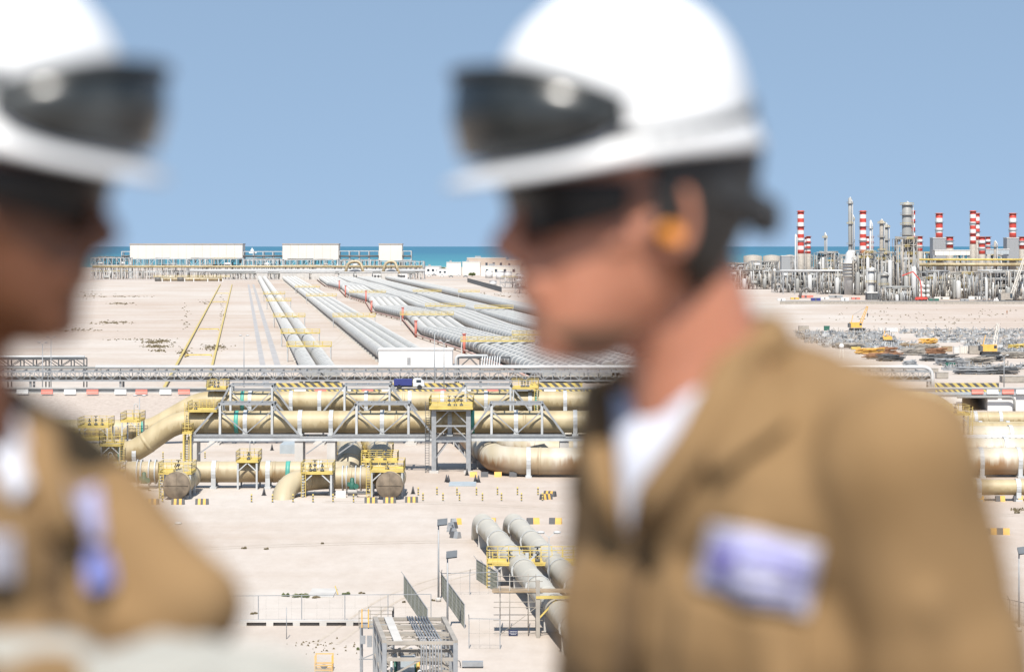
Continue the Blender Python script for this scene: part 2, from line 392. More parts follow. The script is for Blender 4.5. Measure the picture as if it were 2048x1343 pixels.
for bi, (bl, us, r, amp, kind, ya, yb) in enumerate(bund):
    rings_every = 11.5
    for pi, u in enumerate(us):
        if amp: pts2 = zig(u, amp, 0 if kind == 'zigzag' else 25)
        else: pts2 = [(U(u, ya), ya), (U(u, yb), yb)]
        pts = [Vector((x, y, CZ)) for x, y in pts2]
        if amp: pts = fillet(pts, 40, 4)
        pp, rr = ringed(pts, r, rings_every * .62, .5, .15)
        mm = [1 if max(rr[i], rr[i + 1]) > r + .05 else 0 for i in range(len(pp) - 1)]
        mb = MB().path(pp, rr, 14, mm)
        t = thing('pipeline', ('%s pipe from the left of the %s' % (ordw(pi), bl)), 'pipeline', (pts[0].x, pts[0].y, 0), 'grey pipelines running to the coast')
        obj('pipe', mb, ['grey_pipe', 'collar_grey'], t)
    # cross sleepers carrying the bundle
    Y = 622; first = None; k = 0; rest = MB()
    wid = us[-1] - us[0] + 3.6
    while Y < 2050:
        if amp:
            z_ = zig((us[0] + us[-1]) / 2, amp, 0 if kind == 'zigzag' else 25)
            cx = None
            for (xa, y_a), (xb, y_b) in zip(z_, z_[1:]):
                if y_a <= Y <= y_b: cx = xa + (xb - xa) * (Y - y_a) / (y_b - y_a)
            if cx is None: Y += 12; continue
        else: cx = U((us[0] + us[-1]) / 2, Y)
        if Y < 1000:
            if first is None:
                first = thing('pipe_sleeper', '', 'pipe support', (cx, Y, 0)); 
                obj('sleeper_beam', MB().bx(cx - wid / 2, cx + wid / 2, Y - .5, Y + .5, 0, CZ - r), 'concrete', first)
                for u in us:
                    dx = u - (us[0] + us[-1]) / 2; obj('saddle', MB().bx(cx + dx - r * .8, cx + dx + r * .8, Y - .35, Y + .35, CZ - r, CZ - r * .55), 'concrete', first)
                o = first
            else: o = dup(first, (cx, Y, 0))
            o['label'] = 'concrete sleeper, %s from near end, under the %s' % (ordw(k), bl)
            o['group'] = 'concrete sleepers under the long pipelines'; k += 1
        else: rest.bx(cx - wid / 2, cx + wid / 2, Y - .5, Y + .5, 0, CZ - r)
        Y += 14
    if rest.v: tag(obj('distant_sleepers', rest, 'concrete'), 'far sleepers under the ' + bl, 'pipe supports', kind='stuff')
# red pipe along the zigzag line with red upright posts
zz = [Vector((x, y, .9)) for x, y in zig(60.2, 1)]
t = thing('red_pipe', 'thin red-brown pipe following the left edge of the zigzag pipeline', 'pipe', (zz[0].x, zz[0].y, 0))
obj('pipe', MB().path(zz, .28, 8, 0), 'redline', t)
mb = MB()
for a, b in zip(zz, zz[1:]):
    n = int((b - a).length / 17)
    for i in range(n): q = a.lerp(b, i / n); obj('pipe_support', MB().beam((q.x, q.y, 0), (q.x, q.y, .7), .35), 'rust', t)
for i, q in enumerate(zz[1:-2]):
    mb = MB().path([(q.x, q.y, 0), (q.x, q.y, 5.2 if i < 4 else 6.4)], .42, 8); mb.path([(q.x, q.y, 5.2 if i < 4 else 6.4), (q.x, q.y, 5.5 if i < 4 else 6.7)], .6, 8)
    single('marker_post', mb, 'redfade', 'stout red post at the %s bend of the zigzag pipeline, counted from the near end' % ordw(i), 'post', 'red posts along the zigzag pipeline')
# yellow walkways crossing the bundles
def crossover(uc, wdt, Y, label, z=4.1, legs=True):
    t = thing('walkway', label, 'walkway', (U(uc, Y), Y, 0), 'yellow walkways over the pipelines'); x0 = U(uc, Y) - wdt / 2; x1 = x0 + wdt
    obj('walkway_deck', MB().bx(x0, x1, Y - .8, Y + .8, z - .22, z), 'yellow', t)
    mb = MB(); railing(mb, [(x0, Y - .8), (x1, Y - .8)], z, sp=2.2, r=.05); railing(mb, [(x0, Y + .8), (x1, Y + .8)], z, sp=2.2, r=.05); obj('railing', mb, 'yellow', t)
    for x in (x0 + .2, x1 - .2): obj('leg', MB().bx(x - .12, x + .12, Y - .7, Y + .7, 0, z - .22), 'white_steel', t)
n = 0
for uc, wd, Ys in ((17.4, 11.5, (622, 715, 880, 1130, 1290)), (41, 15.5, (880, 1240, 1500)), (69.4, 20, (655, 905, 1330)), (86.8, 17, (700, 1030)), (104.4, 16, (760, 1000, 1360)), (127, 12, (700, 980, 1350))):
    for q, Y in enumerate(Ys):
        nm = {17.4: 'two-pipe line', 41: 'four-pipe line ending at the white block', 69.4: 'zigzag pipe line', 86.8: 'wavy pipe line', 104.4: 'long straight four-pipe line', 127: 'outermost pipe line'}[uc]
        crossover(uc, wd, Y, 'yellow railed walkway, %s from the near end, over the %s' % (ORD[q], nm.replace('four-pipe line ending at the white block', 'white-block line')))
# white block at the near end of the four-pipe bundle, with its roof lip
t = thing('valve_house', 'long low white block at the near end of the four-pipe line', 'building', (X_(831, 602), 602, 0))
obj('wall', MB().bx(X_(758, 602), X_(905, 602), 600, 608, 0, 4.0), 'white', t)
obj('roof', MB().bx(X_(757, 602) - .1, X_(905, 602) + .2, 599.8, 608.2, 4.0, 4.25), 'roofw', t)
obj('door', MB().bx(X_(815, 602), X_(822, 602), 599.95, 600, 0, 2.1), 'steel', t)
# headwalls where the pipe lines start at the far side
for i, (u0, u1) in enumerate(((12.8, 22.2), (33, 58), (60, 80), (84, 96), (99, 112), (120, 134))):
    Y = 2075; t = thing('headwall', 'pale concrete headwall, %s from the left, at the far end of the pipelines' % ORD[i], 'wall', (U((u0 + u1) / 2, Y), Y, 0), 'headwalls at the far end of the pipelines')
    obj('wall', MB().bx(U(u0, Y), U(u1, Y), Y, Y + 2, 0, 6.5), 'concrete', t)
    obj('coping', MB().bx(U(u0, Y) - .5, U(u1, Y) + .5, Y - .4, Y + 2.4, 6.5, 7.1), 'white', t)

# yellow ground rails at the left
def grail(pts, label, z=.55, sp=8):
    t = thing('guard_rail', label, 'guard rail', (pts[0][0], pts[0][1], 0), 'yellow rails on the open sand'); mb = MB(); mp = MB()
    for a, b in zip(pts, pts[1:]):
        a = Vector((*a, z)); b = Vector((*b, z)); mb.beam(a, b, .55, .35); n = max(1, int((b - a).length / sp))
        for i in range(n + 1): q = a.lerp(b, i / n); mp.beam((q.x, q.y, 0), (q.x, q.y, z - .15), .3)
    obj('rail', mb, 'yellow', t); obj('posts', mp, 'yellow', t)
grail([(U(-16, 500), 500), (U(-15.9, 1820), 1820)], 'long left-hand yellow rail running away over the sand')
grail([(U(-7.2, 500), 500), (U(-7.1, 1820), 1820)], 'long right-hand yellow rail running away over the sand')
for i, Y in enumerate((650, 850, 1260, 1480)):
    grail([(U(-15, Y), Y), (U(-8, Y), Y)], 'short yellow cross rail between the two long rails, %s from the near end' % ORD[i])

# ------------------------------------------------------------------ steel pipe rack across the middle of the view
KY = 492.0
def long_rack(x0, x1, Y, zt, zb, label, bay=9.0):
    t = thing('pipe_rack', label, 'pipe rack', (x0, Y, 0)); n = int(round((x1 - x0) / bay)); bay = (x1 - x0) / n
    for yy in (Y, Y + 4.5):
        obj('top_chord', MB().beam((x0, yy, zt), (x1, yy, zt), .32), 'steel', t); obj('bottom_chord', MB().beam((x0, yy, zb), (x1, yy, zb), .32), 'steel', t)
        mb = MB(); q = bay / 5; k = int((x1 - x0) / q)
        for i in range(k):
            xa = x0 + i * q; mb.beam((xa, yy, zb), (xa, yy, zt), .13)
            if i % 2: mb.beam((xa, yy, zb + .1), (xa + q, yy, zt - .1), .13)
            else: mb.beam((xa, yy, zt - .1), (xa + q, yy, zb + .1), .13)
        obj('lattice', mb, 'steel', t)
    mb = MB()
    for i in range(int((x1 - x0) / 2.4)): x = x0 + i * 2.4; mb.beam((x, Y, zt + .2), (x, Y + 4.5, zt + .2), .2)
    obj('cross_beams', mb, 'steel', t)
    for i in range(0, n + 1, 2):
        for yy in (Y + .4, Y + 4.1): obj('leg', MB().bx(x0 + i * bay - .2, x0 + i * bay + .2, yy - .2, yy + .2, 0, zb - .16), 'steel', t)
    for j, (dy, rr, mm) in enumerate(((.9, .22, 'dark_pipe'), (1.6, .3, 'tan_steel'), (2.4, .2, 'dark_pipe'), (3.2, .26, 'steel'), (3.9, .2, 'rust'))):
        obj('pipe', MB().tube((x0, Y + dy, zb + .3 + rr), (x1, Y + dy, zb + .3 + rr), rr, 8), mm, t)
    return t
rk = long_rack(X_(-120, KY), X_(1862, KY), KY, 4.25, 2.45, 'long galvanised lattice pipe rack crossing the whole view behind the road', 9)
t = thing('white_pipe', 'long white pipe lying on top of the galvanised rack, turning down at its right end', 'pipe', (X_(165, KY), KY, 0))
xa, xb = X_(190, KY), X_(1866, KY)
obj('pipe', MB().path(fillet([(xa, KY + .7, 5.2), (xb, KY + .7, 5.2), (xb, KY + .7, .0)], 2.2, 6), .38, 12), 'white_pipe', t)
mb = MB(); x = xa + 1
while x < xb - 2: mb.bx(x - .1, x + .1, KY + .4, KY + 1, 4.45, 4.84); x += 3.9
obj('pipe_shoes', mb, 'tan_steel', t)
obj('pipe', MB().path([(X_(-130, KY), KY + 2.3, 4.95), (xb - 3, KY + 2.3, 4.95)], .26, 10), 'grey_pipe', t)
# upper storey of the rack at the left and the loop frame at the right
t = thing('pipe_gantry', 'short upper steel frame stacked on the rack at the far left', 'pipe frame', (X_(100, 498), 498, 0))
mb = MB(); x0, x1 = X_(-130, 500), X_(172, 500)
for yy in (497.5, 501):
    mb.beam((x0, yy, 6.6), (x1, yy, 6.6), .3); mb.beam((x0, yy, 4.9), (x1, yy, 4.9), .25); k = 12
    for i in range(k + 1):
        x = x0 + (x1 - x0) * i / k; mb.beam((x, yy, 0 if i % 3 == 0 else 4.9), (x, yy, 6.6), .22)
        if i < k: mb.beam((x, yy, 6.6 if i % 2 else 4.9), (x + (x1 - x0) / k, yy, 4.9 if i % 2 else 6.6), .14)
obj('steel_frame', mb, 'dark_steel', t); obj('pipe', MB().tube((x0, 498.5, 7), (x1, 498.5, 7), .3), 'white_pipe', t); obj('pipe', MB().tube((x0, 500, 6.95), (x1 - 3, 500, 6.95), .22), 'white_pipe', t)
t = thing('loop_frame', 'steel frame with a row of bent white pipe loops behind the rack', 'pipe frame', (X_(965, 500), 500, 0))
mb = MB(); x0, x1 = X_(917, 500), X_(1020, 500)
for yy in (498, 502):
    mb.beam((x0, yy, 6.8), (x1, yy, 6.8), .22)
    for px in (917, 960, 1020): mb.beam((X_(px, 500), yy, 0), (X_(px, 500), yy, 6.8), .22)
    mb.beam((x0, yy, 4.6), (X_(940, 500), yy, 6.7), .14); mb.beam((X_(960, 500), yy, 4.6), (X_(940, 500), yy, 6.7), .14)
obj('steel_frame', mb, 'dark_steel', t)
obj('pipe', MB().path(fillet([(X_(912, 500), 499, 0), (X_(912, 500), 499, 7.2), (X_(975, 500), 499, 7.2)], 1, 4), .3, 10), 'white_pipe', t)
for i in range(8):
    x = X_(964 + i * 5, 498); obj('pipe_loop', MB().path(fillet([(x, 501, 4.6), (x + .15, 501, 7.0), (x + .1, 497.3, 7.0), (x - .1, 497, 5.0), (x + .2, 495, 5.0)], .8, 4), .13, 8), 'white_pipe', t)

# ------------------------------------------------------------------ road furniture
# water-filled barriers
def mkbarrier(px, py, m, label):
    p = G(px, py, RZ + .06); mb = MB(); x, y, z = p
    prof = [(-.28, 0), (-.28, .2), (-.12, .45), (-.1, .85), (.1, .85), (.12, .45), (.28, .2), (.28, 0)]
    vs = [(x + s * 1.05, y + a, z + b) for s in (-1, 1) for a, b in prof]; n = 8
    mb.add(vs, [tuple(range(n)), tuple(range(2 * n - 1, n - 1, -1))] + [(i, i + n, (i + 1) % n + n, (i + 1) % n) for i in range(n)])
    single('plastic_barrier', mb, m, label, 'road barrier', 'red and white plastic barriers along the road')
for i, px in enumerate((45, 94, 140, 185, 241, 283, 331, 368, 600, 641, 690, 735, 775, 880, 930, 985, 1100, 1955, 1985, 2016, 2044)):
    py = 787.5
    side = 'along the left stretch of the road' if px < 400 else ('along the road behind the pipe bridges' if px < 1200 else 'on the road above the culvert wall')
    idx = [p for p in (45, 94, 140, 185, 241, 283, 331, 368) if p <= px] if px < 400 else ([p for p in (600, 641, 690, 735, 775, 880, 930, 985, 1100) if p <= px] if px < 1200 else [p for p in (1955, 1985, 2016, 2044) if p <= px])
    mkbarrier(px, py, 'redfade' if i % 2 else 'white', '%s plastic barrier, %s from the left %s' % ('faded red' if i % 2 else 'white', ORD[len(idx) - 1], side))
t = thing('guard_rail', 'grey steel crash rail along the near edge of the left road', 'guard rail', (X_(100, RY0), RY0, RZ))
mb = MB().bx(X_(-100, RY0), X_(420, RY0), RY0 + .3, RY0 + .38, RZ + .45, RZ + .8); obj('rail', mb, 'dark_steel', t)
mb = MB(); x = X_(-100, RY0)
while x < X_(420, RY0): mb.bx(x, x + .12, RY0 + .4, RY0 + .5, RZ + .25, RZ + .8); x += 3
obj('posts', mb, 'steel', t)
def stripes(name, x0, x1, Y, z0, z1, label, wst=.75, th=.3, dx=None):
    """hazard board: slanted yellow and black strips cut cleanly at the ends"""
    mb = MB(); h = z1 - z0; lean = h * 1.1; x = x0 - lean; i = 0
    def clip(v): return min(max(v, x0), x1)
    while x < x1:
        a, b = x, x + wst; q = [(clip(a), z1), (clip(b), z1), (clip(b + lean), z0), (clip(a + lean), z0)]
        if q[1][0] - q[0][0] > 1e-4 or q[2][0] - q[3][0] > 1e-4:
            mb.add([(u, Y, v) for u, v in q], [(0, 3, 2, 1)], i % 2)
        x = b; i += 1
    mb.bx(x0, x1, Y + .003, Y + th, z0, z1, 0)
    return single(name, mb, ['yellow', 'blackp'], label, 'hazard board', 'yellow and black hazard boards along the road')
for i, (a, b) in enumerate(((545, 686), (700, 778), (781, 934), (940, 1020), (1060, 1165), (1170, 1300), (1870, 1998))):
    big = i in (0, 2, 4, 6)
    if big: stripes('hazard_board', X_(a, 457), X_(b, 457), 457, Z_(778, 457), Z_(765.5, 457), 'tall yellow and black striped board %s' % {0: 'behind the road, leftmost of all', 2: 'behind the little truck', 4: 'beside the yellow platform of the rear bridge', 6: 'above the culvert wall, far right'}[i])
    stripes('hazard_board', X_(a, 441), X_(b, 441), 440.2, RZ + .26, RZ + .72, 'low yellow and black striped kerb board, %s from the left' % ORD[i], .5)
# truck
def truck(x, y, z):
    t = thing('truck', 'small truck with dark blue cargo bed and white cab on the road', 'truck', (x, y, z))
    obj('cargo_box', MB().bx(x - 3, x + .4, y - 1.1, y + 1.1, z + .75, z + 1.9), 'blue', t)
    mb = MB(); pr = [(.6, .6), (.6, 1.9), (.9, 2.05), (2.0, 2.0), (2.6, 1.4), (2.7, .6)]; n = len(pr)
    vs = [(x + a, y + s * 1.05, z + b) for s in (-1, 1) for a, b in pr]
    mb.add(vs, [tuple(range(n)), tuple(range(2 * n - 1, n - 1, -1))] + [(i, (i + 1) % n, (i + 1) % n + n, i + n) for i in range(n)]); cab = obj('cab', mb, 'white', t)
    obj('window', MB().bx(x + 1.2, x + 2.1, y - 1.07, y - 1.045, z + 1.3, z + 1.8), 'glass', cab)
    obj('chassis', MB().bx(x - 3, x + 2.6, y - .5, y + .5, z + .45, z + .75), 'dark_steel', t)
    for dx in (-2, 1.8):
        for s in (-1, 1): obj('wheel', MB().tube((x + dx, y + s * .8, z + .45), (x + dx, y + s * 1.1, z + .45), .45, 16), 'black', t)
    return t
truck(X_(820, 452), 452.6, RZ + .06)
# culvert wall on the right
cw = thing('culvert_wall', 'white concrete culvert wall with a dark rectangular opening, far right', 'wall', (X_(1960, 440), 440, 0))
x0, x1, xo0, xo1 = X_(1500, 440), X_(2300, 440), X_(1921, 440), X_(1972, 440)
mb = MB(); mb.bx(x0, xo0, 438.5, 440, 0, RZ - .12); mb.bx(xo1, x1, 438.5, 440, 0, RZ - .12); mb.bx(xo0, xo1, 438.5, 440, 2.3, RZ - .12)
mb.bx(xo0 - .3, xo0, 440, 455, 0, 2.6); mb.bx(xo1, xo1 + .3, 440, 455, 0, 2.6); mb.bx(xo0, xo1, 454.5, 455, 0, 2.6); mb.bx(x0, x1, 455.3, 456, 0, RZ - .12)
mb.bx(xo0, xo1, 440, 454.5, 2.3, 2.6)
obj('wall', mb, 'white', cw); obj('coping', MB().bx(x0, x1, 438.2, 440.05, RZ - .12, RZ + .3), 'sheet', cw)
obj('pipe', MB().path(fillet([(X_(1915, 437), 437.5, 2.55), (X_(2030, 437), 437.5, 2.55), (X_(2030, 437), 437.5, 0)], 1, 4), .22, 8), 'grey_pipe', cw)

# ------------------------------------------------------------------ big tan pipes
RP = 1.47
def saddle(parent, x, Y, z, r, zb, m='white_steel'):
    mb = MB(); n = 22
    pts = [Vector((x, Y + math.sin(a) * (r + .06), z + math.cos(a) * (r + .06))) for a in [2 * math.pi * i / n for i in range(n + 1)]]
    for a, b in zip(pts, pts[1:]): mb.beam(a, b, .55, .1)
    band = obj('strap', mb, m, parent)
    mb = MB(); mb.bx(x - .28, x + .28, Y - r * .95, Y - r * .6, zb, z - r * .3); mb.bx(x - .28, x + .28, Y + r * .6, Y + r * .95, zb, z - r * .3)
    mb.bx(x - .4, x + .4, Y - r - .15, Y + r + .15, zb, zb + .25)
    obj('saddle', mb, m, parent)
def band(parent, x, Y, z, r, wd=.55, m='teal', name='marking_band'):
    obj(name, MB().tube((x - wd / 2, Y, z), (x + wd / 2, Y, z), r + .012, 28), m, parent)
FY, BY = 322.0, 365.0
ZC = 6.5; ZL = 2.2
def bigpipe(label, pts, r, m, fr=5.0, every=10.5, seg=4, group=None, n=28, cap=None, rings=True):
    pts = fillet(pts, fr, seg) if len(pts) > 2 else [Vector(p) for p in pts]
    if rings: pp, rr = ringed(pts, r, every, .35, .03)
    else: pp, rr = pts, r
    t = thing('pipeline', label, 'pipeline', (pts[0].x, pts[0].y, 0), group)
    obj('pipe', MB().path(pp, rr, n), m, t); return t
fp = bigpipe('large tan pipe carried on the front truss bridge, dropping in an S-bend at its left', [(X_(-300, FY), FY, ZL), (X_(262, FY), FY, ZL), (X_(352, FY), FY, ZC), (X_(1500, FY), FY, ZC)], RP, 'tan', 6.5, 8.5, 4)
for px in (601, 663, 765, 900, 1032, 1150, 492): saddle(fp, X_(px, FY), FY, ZC, RP, ZC - RP - .3)
saddle(fp, X_(271, FY), FY, ZL, RP, 0)
for px in (474, 945): band(fp, X_(px, FY), FY, ZC, RP + .03)
band(fp, X_(243, FY), FY, ZL, RP + .03)
bp_ = bigpipe('large tan pipe carried on the rear truss bridge, with an S-bend at each end', [(X_(-300, BY), BY, ZL), (X_(300, BY), BY, ZL), (X_(400, BY), BY, ZC), (X_(1868, BY), BY, ZC), (X_(1935, BY), BY, ZL - .4), (X_(2150, BY), BY, ZL - .4)], RP, 'tan', 6.5, 9.5, 4)
for px in (583, 640, 733, 820, 885, 972, 1060, 1130, 501): saddle(bp_, X_(px, BY), BY, ZC, RP, ZC - RP - .3)
for px in (486, 1073): band(bp_, X_(px, BY), BY, ZC, RP + .03)
band(bp_, X_(288, BY), BY, ZL, RP + .03)
# truss frames
def truss(pxs, Y, label):
    """pxs: bottom-left, top-left, top-right, bottom-right columns"""
    a, b, c, d = [X_(p, Y - 2) for p in pxs]; mid = (b + c) / 2; zb = 5.0; zt = 9.0
    t = thing('truss_frame', label, 'truss', (mid, Y, zb), 'truss frames of the pipe bridges')
    for yy in (Y - 2, Y + 2):
        obj('top_chord', MB().beam((b - .25, yy, zt), (c + .25, yy, zt), .3, .28), 'steel', t)
        for p0, p1 in (((a, yy, zb), (b, yy, zt)), ((d, yy, zb), (c, yy, zt))): obj('end_diagonal', MB().beam(p0, p1, .3, .26), 'steel', t)
        for x in (b, c): obj('post', MB().beam((x, yy, zb), (x, yy, zt - .15), .3), 'white_steel', t)
        for x in (b, c): obj('brace', MB().beam((x, yy, zt - .9), (mid, yy, zb + .1), .15), 'steel', t)
        obj('bottom_beam', MB().beam((a - .2, yy, zb - .15), (d + .2, yy, zb - .15), .3, .3), 'steel', t)
    mb = MB()
    for x in (b, (b + mid) / 2, mid, (mid + c) / 2, c): mb.beam((x, Y - 2, zt + .02), (x, Y + 2, zt + .02), .18)
    mb.beam((b, Y - 2, zt), (mid, Y + 2, zt), .1); mb.beam((mid, Y - 2, zt), (c, Y + 2, zt), .1)
    obj('cross_beams', mb, 'steel', t); return t
for i, q in enumerate(((387, 440, 544, 597), (667, 713, 817, 865), (939, 983, 1084, 1128))):
    truss(q, FY, 'grey trapezoid truss frame on the front pipe bridge, %s' % ('leftmost, next to the S-bend', 'middle one, left of the tower', 'rightmost, right of the tower')[i])
for i, q in enumerate(((431, 461, 544, 583), (646, 689, 779, 820), (886, 931, 1021, 1062))):
    truss(q, BY, 'grey trapezoid truss frame on the rear pipe bridge, %s' % ('leftmost', 'middle one, left of the truck', 'rightmost')[i])
def girder(x0, x1, Y, piers, label):
    t = thing('bridge_girder', label, 'bridge girder', ((x0 + x1) / 2, Y, 0))
    for yy in (Y - 1.9, Y + 1.9):
        mb = MB().bx(x0, x1, yy - .08, yy + .08, 4.15, 4.7); mb.bx(x0, x1, yy - .2, yy + .2, 4.62, 4.7); mb.bx(x0, x1, yy - .2, yy + .2, 4.1, 4.18); obj('girder', mb, 'white_steel', t)
    mb = MB(); x = x0
    while x < x1: mb.bx(x - .1, x + .1, Y - 1.8, Y + 1.8, 4.3, 4.6); x += 2.6
    obj('cross_beams', mb, 'steel', t)
    for px, wv in piers:
        x = X_(px, Y); mb = MB().bx(x - wv, x + wv, Y - 1.9, Y + 1.9, .3, 4.1); mb.bx(x - wv - .35, x + wv + .35, Y - 2.3, Y + 2.3, 0, .3); obj('pier', mb, 'concrete', t)
        obj('strut', MB().beam((x + 1, Y - 1.9, 2.4), (x + 3.4, Y - 1.9, 4.1), .16), 'steel', t)
    return t
girder(X_(380, FY), X_(1300, FY), FY, ((386, .75), (600, .55), (664, .55), (1128, .6), (1280, .6)), 'long white girder with concrete piers under the front pipe bridge')
girder(X_(425, BY), X_(1860, BY), BY, ((430, .6), (640, .5), (823, .5), (1062, .5), (1850, .6)), 'long white girder with concrete piers under the rear pipe bridge')

def valve(parent, x, y, z, h=1.1, m='dark_steel', name='valve'):
    mb = MB().tube((x, y, z), (x, y, z + h), .07, 6); mb.lathe((x, y, z + h * .5), [(.16, 0), (.2, .1), (.16, .25)], 8); mb.lathe((x, y, z + h), [(.28, 0), (.28, .06)], 10); mb.tube((x - .22, y, z + .15), (x + .22, y, z + .15), .16, 8)
    obj(name, mb, m, parent)
def platform(pa, pb, pyd, Y, label, depth=3.6, legs=True, base=0.0, arch=None, ladder=None, valves=(), rail=1.2, mdeck='yellow', mleg='white_steel', lamp=False, brace=True):
    x0, x1 = X_(pa, Y), X_(pb, Y); z = Z_(pyd, Y); ya, yb = Y - depth / 2, Y + depth / 2
    t = thing('platform', label, 'platform', ((x0 + x1) / 2, Y, base), 'yellow railed platforms over the tan pipes')
    obj('platform_deck', MB().bx(x0, x1, ya, yb, z - .17, z), mdeck, t)
    mb = MB(); railing(mb, [(x0, ya), (x1, ya), (x1, yb), (x0, yb), (x0, ya)], z, rail, 1.0, .03); obj('railing', mb, 'yellow', t)
    if legs:
        for x in (x0 + .2, x1 - .2):
            for y in (ya + .15, yb - .15): obj('leg', MB().bx(x - .11, x + .11, y - .11, y + .11, base, z - .25), mleg, t)
        if brace:
            for s, x in ((1, x0 + .2), (-1, x1 - .2)):
                obj('brace', MB().beam((x, ya + .15, z - 1.25), (x + s * min(1.1, (x1 - x0) * .45), ya + .15, z - .25), .13), mleg, t)
    if ladder is not None:
        lx = X_(ladder, Y); mb = MB(); zb = base
        for dx in (-.25, .25): mb.beam((lx + dx, ya - .15, zb), (lx + dx, ya - .15, z + 1.1), .07)
        q = zb + .3
        while q < z + 1: mb.beam((lx - .25, ya - .15, q), (lx + .25, ya - .15, q), .05); q += .33
        obj('ladder', mb, 'yellow', t)
    for k, vx in enumerate(valves): valve(t, X_(vx, Y), Y - .4 + .3 * (k % 2), z, 1.0 + .3 * (k % 2))
    if lamp:
        cx = (x0 + x1) / 2; obj('gooseneck', MB().path(fillet([(cx, Y + 1, z), (cx, Y + 1, z + 2.3), (cx + .5, Y + 1, z + 2.3), (cx + .5, Y + 1, z + 1.8)], .3, 4), .06, 6), mleg, t)
    return t
# S-bend side platforms, back row to front row
platform(417, 456, 775, BY, 'yellow platform above the upper end of the rear S-bend', 4.4, legs=False, valves=(430, 437))
platform(1024, 1077, 774, BY, 'yellow platform on top of the rear bridge right of the third truss', 4.4, base=4.7, ladder=1072, valves=(1044, 1050, 1056), brace=False)
platform(380, 438, 819, FY, 'yellow platform above the upper end of the front S-bend', 4.4, legs=False, valves=(392,), ladder=378)
platform(366, 386, 864, FY - 2, 'small yellow landing at the foot of the ladder by the front S-bend', 2, legs=True, mleg='yellow', brace=False)
platform(247, 285, 839, BY - 6, 'yellow platform on white legs left of the rear S-bend', 5.5, ladder=283, lamp=True)
platform(162, 223, 850, 352, 'yellow platform with valves beside the tall pipe, rearmost in the left cluster', 5, valves=(180, 192, 205), ladder=226)
platform(141, 204, 876, 334, 'yellow platform with a round arch below, second row of the left cluster', 4.5, valves=(160,), mleg='white_steel')
platform(205, 248, 887, FY, 'tall yellow platform over the low pipe left of the front S-bend', 4.6, ladder=250, lamp=True)
platform(183, 245, 944, 292, "front yellow platform of the left cluster beside the left worker's shoulder", 4.4, ladder=234, valves=(205, 225), lamp=True)
platform(322, 388, 942, 289, 'yellow platform above the left round end cap', 4.2, valves=(352, 357), ladder=328)
platform(476, 520, 919, 299, 'narrow yellow platform astride the low pipe between the two end caps', 4.2, valves=(498,), lamp=True)
platform(605, 668, 942, 290, 'yellow platform with three valves just left of the right green valve', 4.2, valves=(621, 630, 645), ladder=610)
platform(671, 786, 904, 331, 'wide rearmost yellow platform over the two pipe domes', 3, valves=(700, 755))
platform(724, 796, 920, 308, 'yellow platform in the middle of the right pipe cluster', 3, valves=(745, 770), ladder=728)
platform(742, 809, 938, 289, 'yellow platform above the right round end cap', 4.2, ladder=739, valves=(775,))
platform(1856, 1935, 826, 340, "yellow platform on white arched legs at the right edge, behind the right worker's shoulder", 4, valves=(1880, 1910), ladder=1936)
# concrete headwall and the two pipe domes under the wide platform
t = thing('headwall', 'pale concrete headwall behind the two pipe domes', 'wall', (X_(715, 352), 352, 0)); obj('wall', MB().bx(X_(665, 352), X_(768, 352), 351, 353.5, 0, 3.0), 'concrete', t)
for i, px in enumerate((698, 760)):
    x = X_(px, 325); pts = fillet([(x - 2.6, 350, 1.9), (x, 327, 1.9), (x + 0, 320, -3)], 4, 6)
    bigpipe('pale pipe dome diving into the sand under the wide platform, %s' % ('left one' if i == 0 else 'right one'), pts, 1.6, 'tan3', 1, 9, 1, 'pipe domes')
# low pipe line in front (line A), with valve station and left end cap
YA = 299.0; ZA = 2.0; RA = 1.3
la = bigpipe('long low tan pipe passing behind the left end cap', [(X_(-300, YA), YA, ZA), (X_(700, YA), YA, ZA)], RA, 'tan2', every=7)
for px in (250, 429, 537, 640): saddle(la, X_(px, YA), YA, ZA, RA, 0, 'concrete' if px == 250 else 'white_steel')
band(la, X_(577, YA), YA, ZA, RA + .03)
for px in (276, 284, 300, 312): band(la, X_(px, YA), YA, ZA, RA + .22, .16, 'white_steel', 'flange')
lb = bigpipe('low tan pipe rising from the sand in an elbow, running to the right end cap', [(X_(566, 287), 284.5, -2), (X_(571, 289), 288, 1.7), (X_(640, 290), 292, 1.9), (X_(770, 292), 292, 1.9)], 1.3, 'tan2', 5, 6, 5)
for px in (664,): saddle(lb, X_(px, 292), 292, 1.9, 1.3, 0, 'concrete')
for px in (686, 694, 712, 722): band(lb, X_(px, 292), 292, 1.9, 1.52, .16, 'white_steel', 'flange')
for i, (px, lbl) in enumerate(((353, 'round weathered end cap of the left pipe stub, facing the viewer'), (779, 'round weathered end cap of the right pipe stub, facing the viewer'))):
    x = X_(px, 285); z = 1.72; t = thing('pipe_stub', lbl, 'pipe', (x, 287, 0), 'capped pipe stubs')
    pp, rr = ringed([(x, 296, z), (x, 285, z)], 1.5, 4, .3, .05); obj('pipe', MB().path(pp, rr, 36), 'tan2', t)
    mb = MB().path([(x, 285, z), (x, 284.9, z), (x, 284.78, z), (x, 284.75, z)], [1.62, 1.62, 1.5, .01], 36); obj('end_cap', mb, 'endcap', t)
    obj('cap_bars', MB().beam((x, 284.72, z - 1.4), (x, 284.72, z + 1.4), .05, .05).beam((x - 1.4, 284.72, z), (x + 1.4, 284.72, z), .05), 'endcap', t)
    obj('support', MB().bx(x - 1.2, x + 1.2, 286, 287, 0, .35), 'concrete', t)
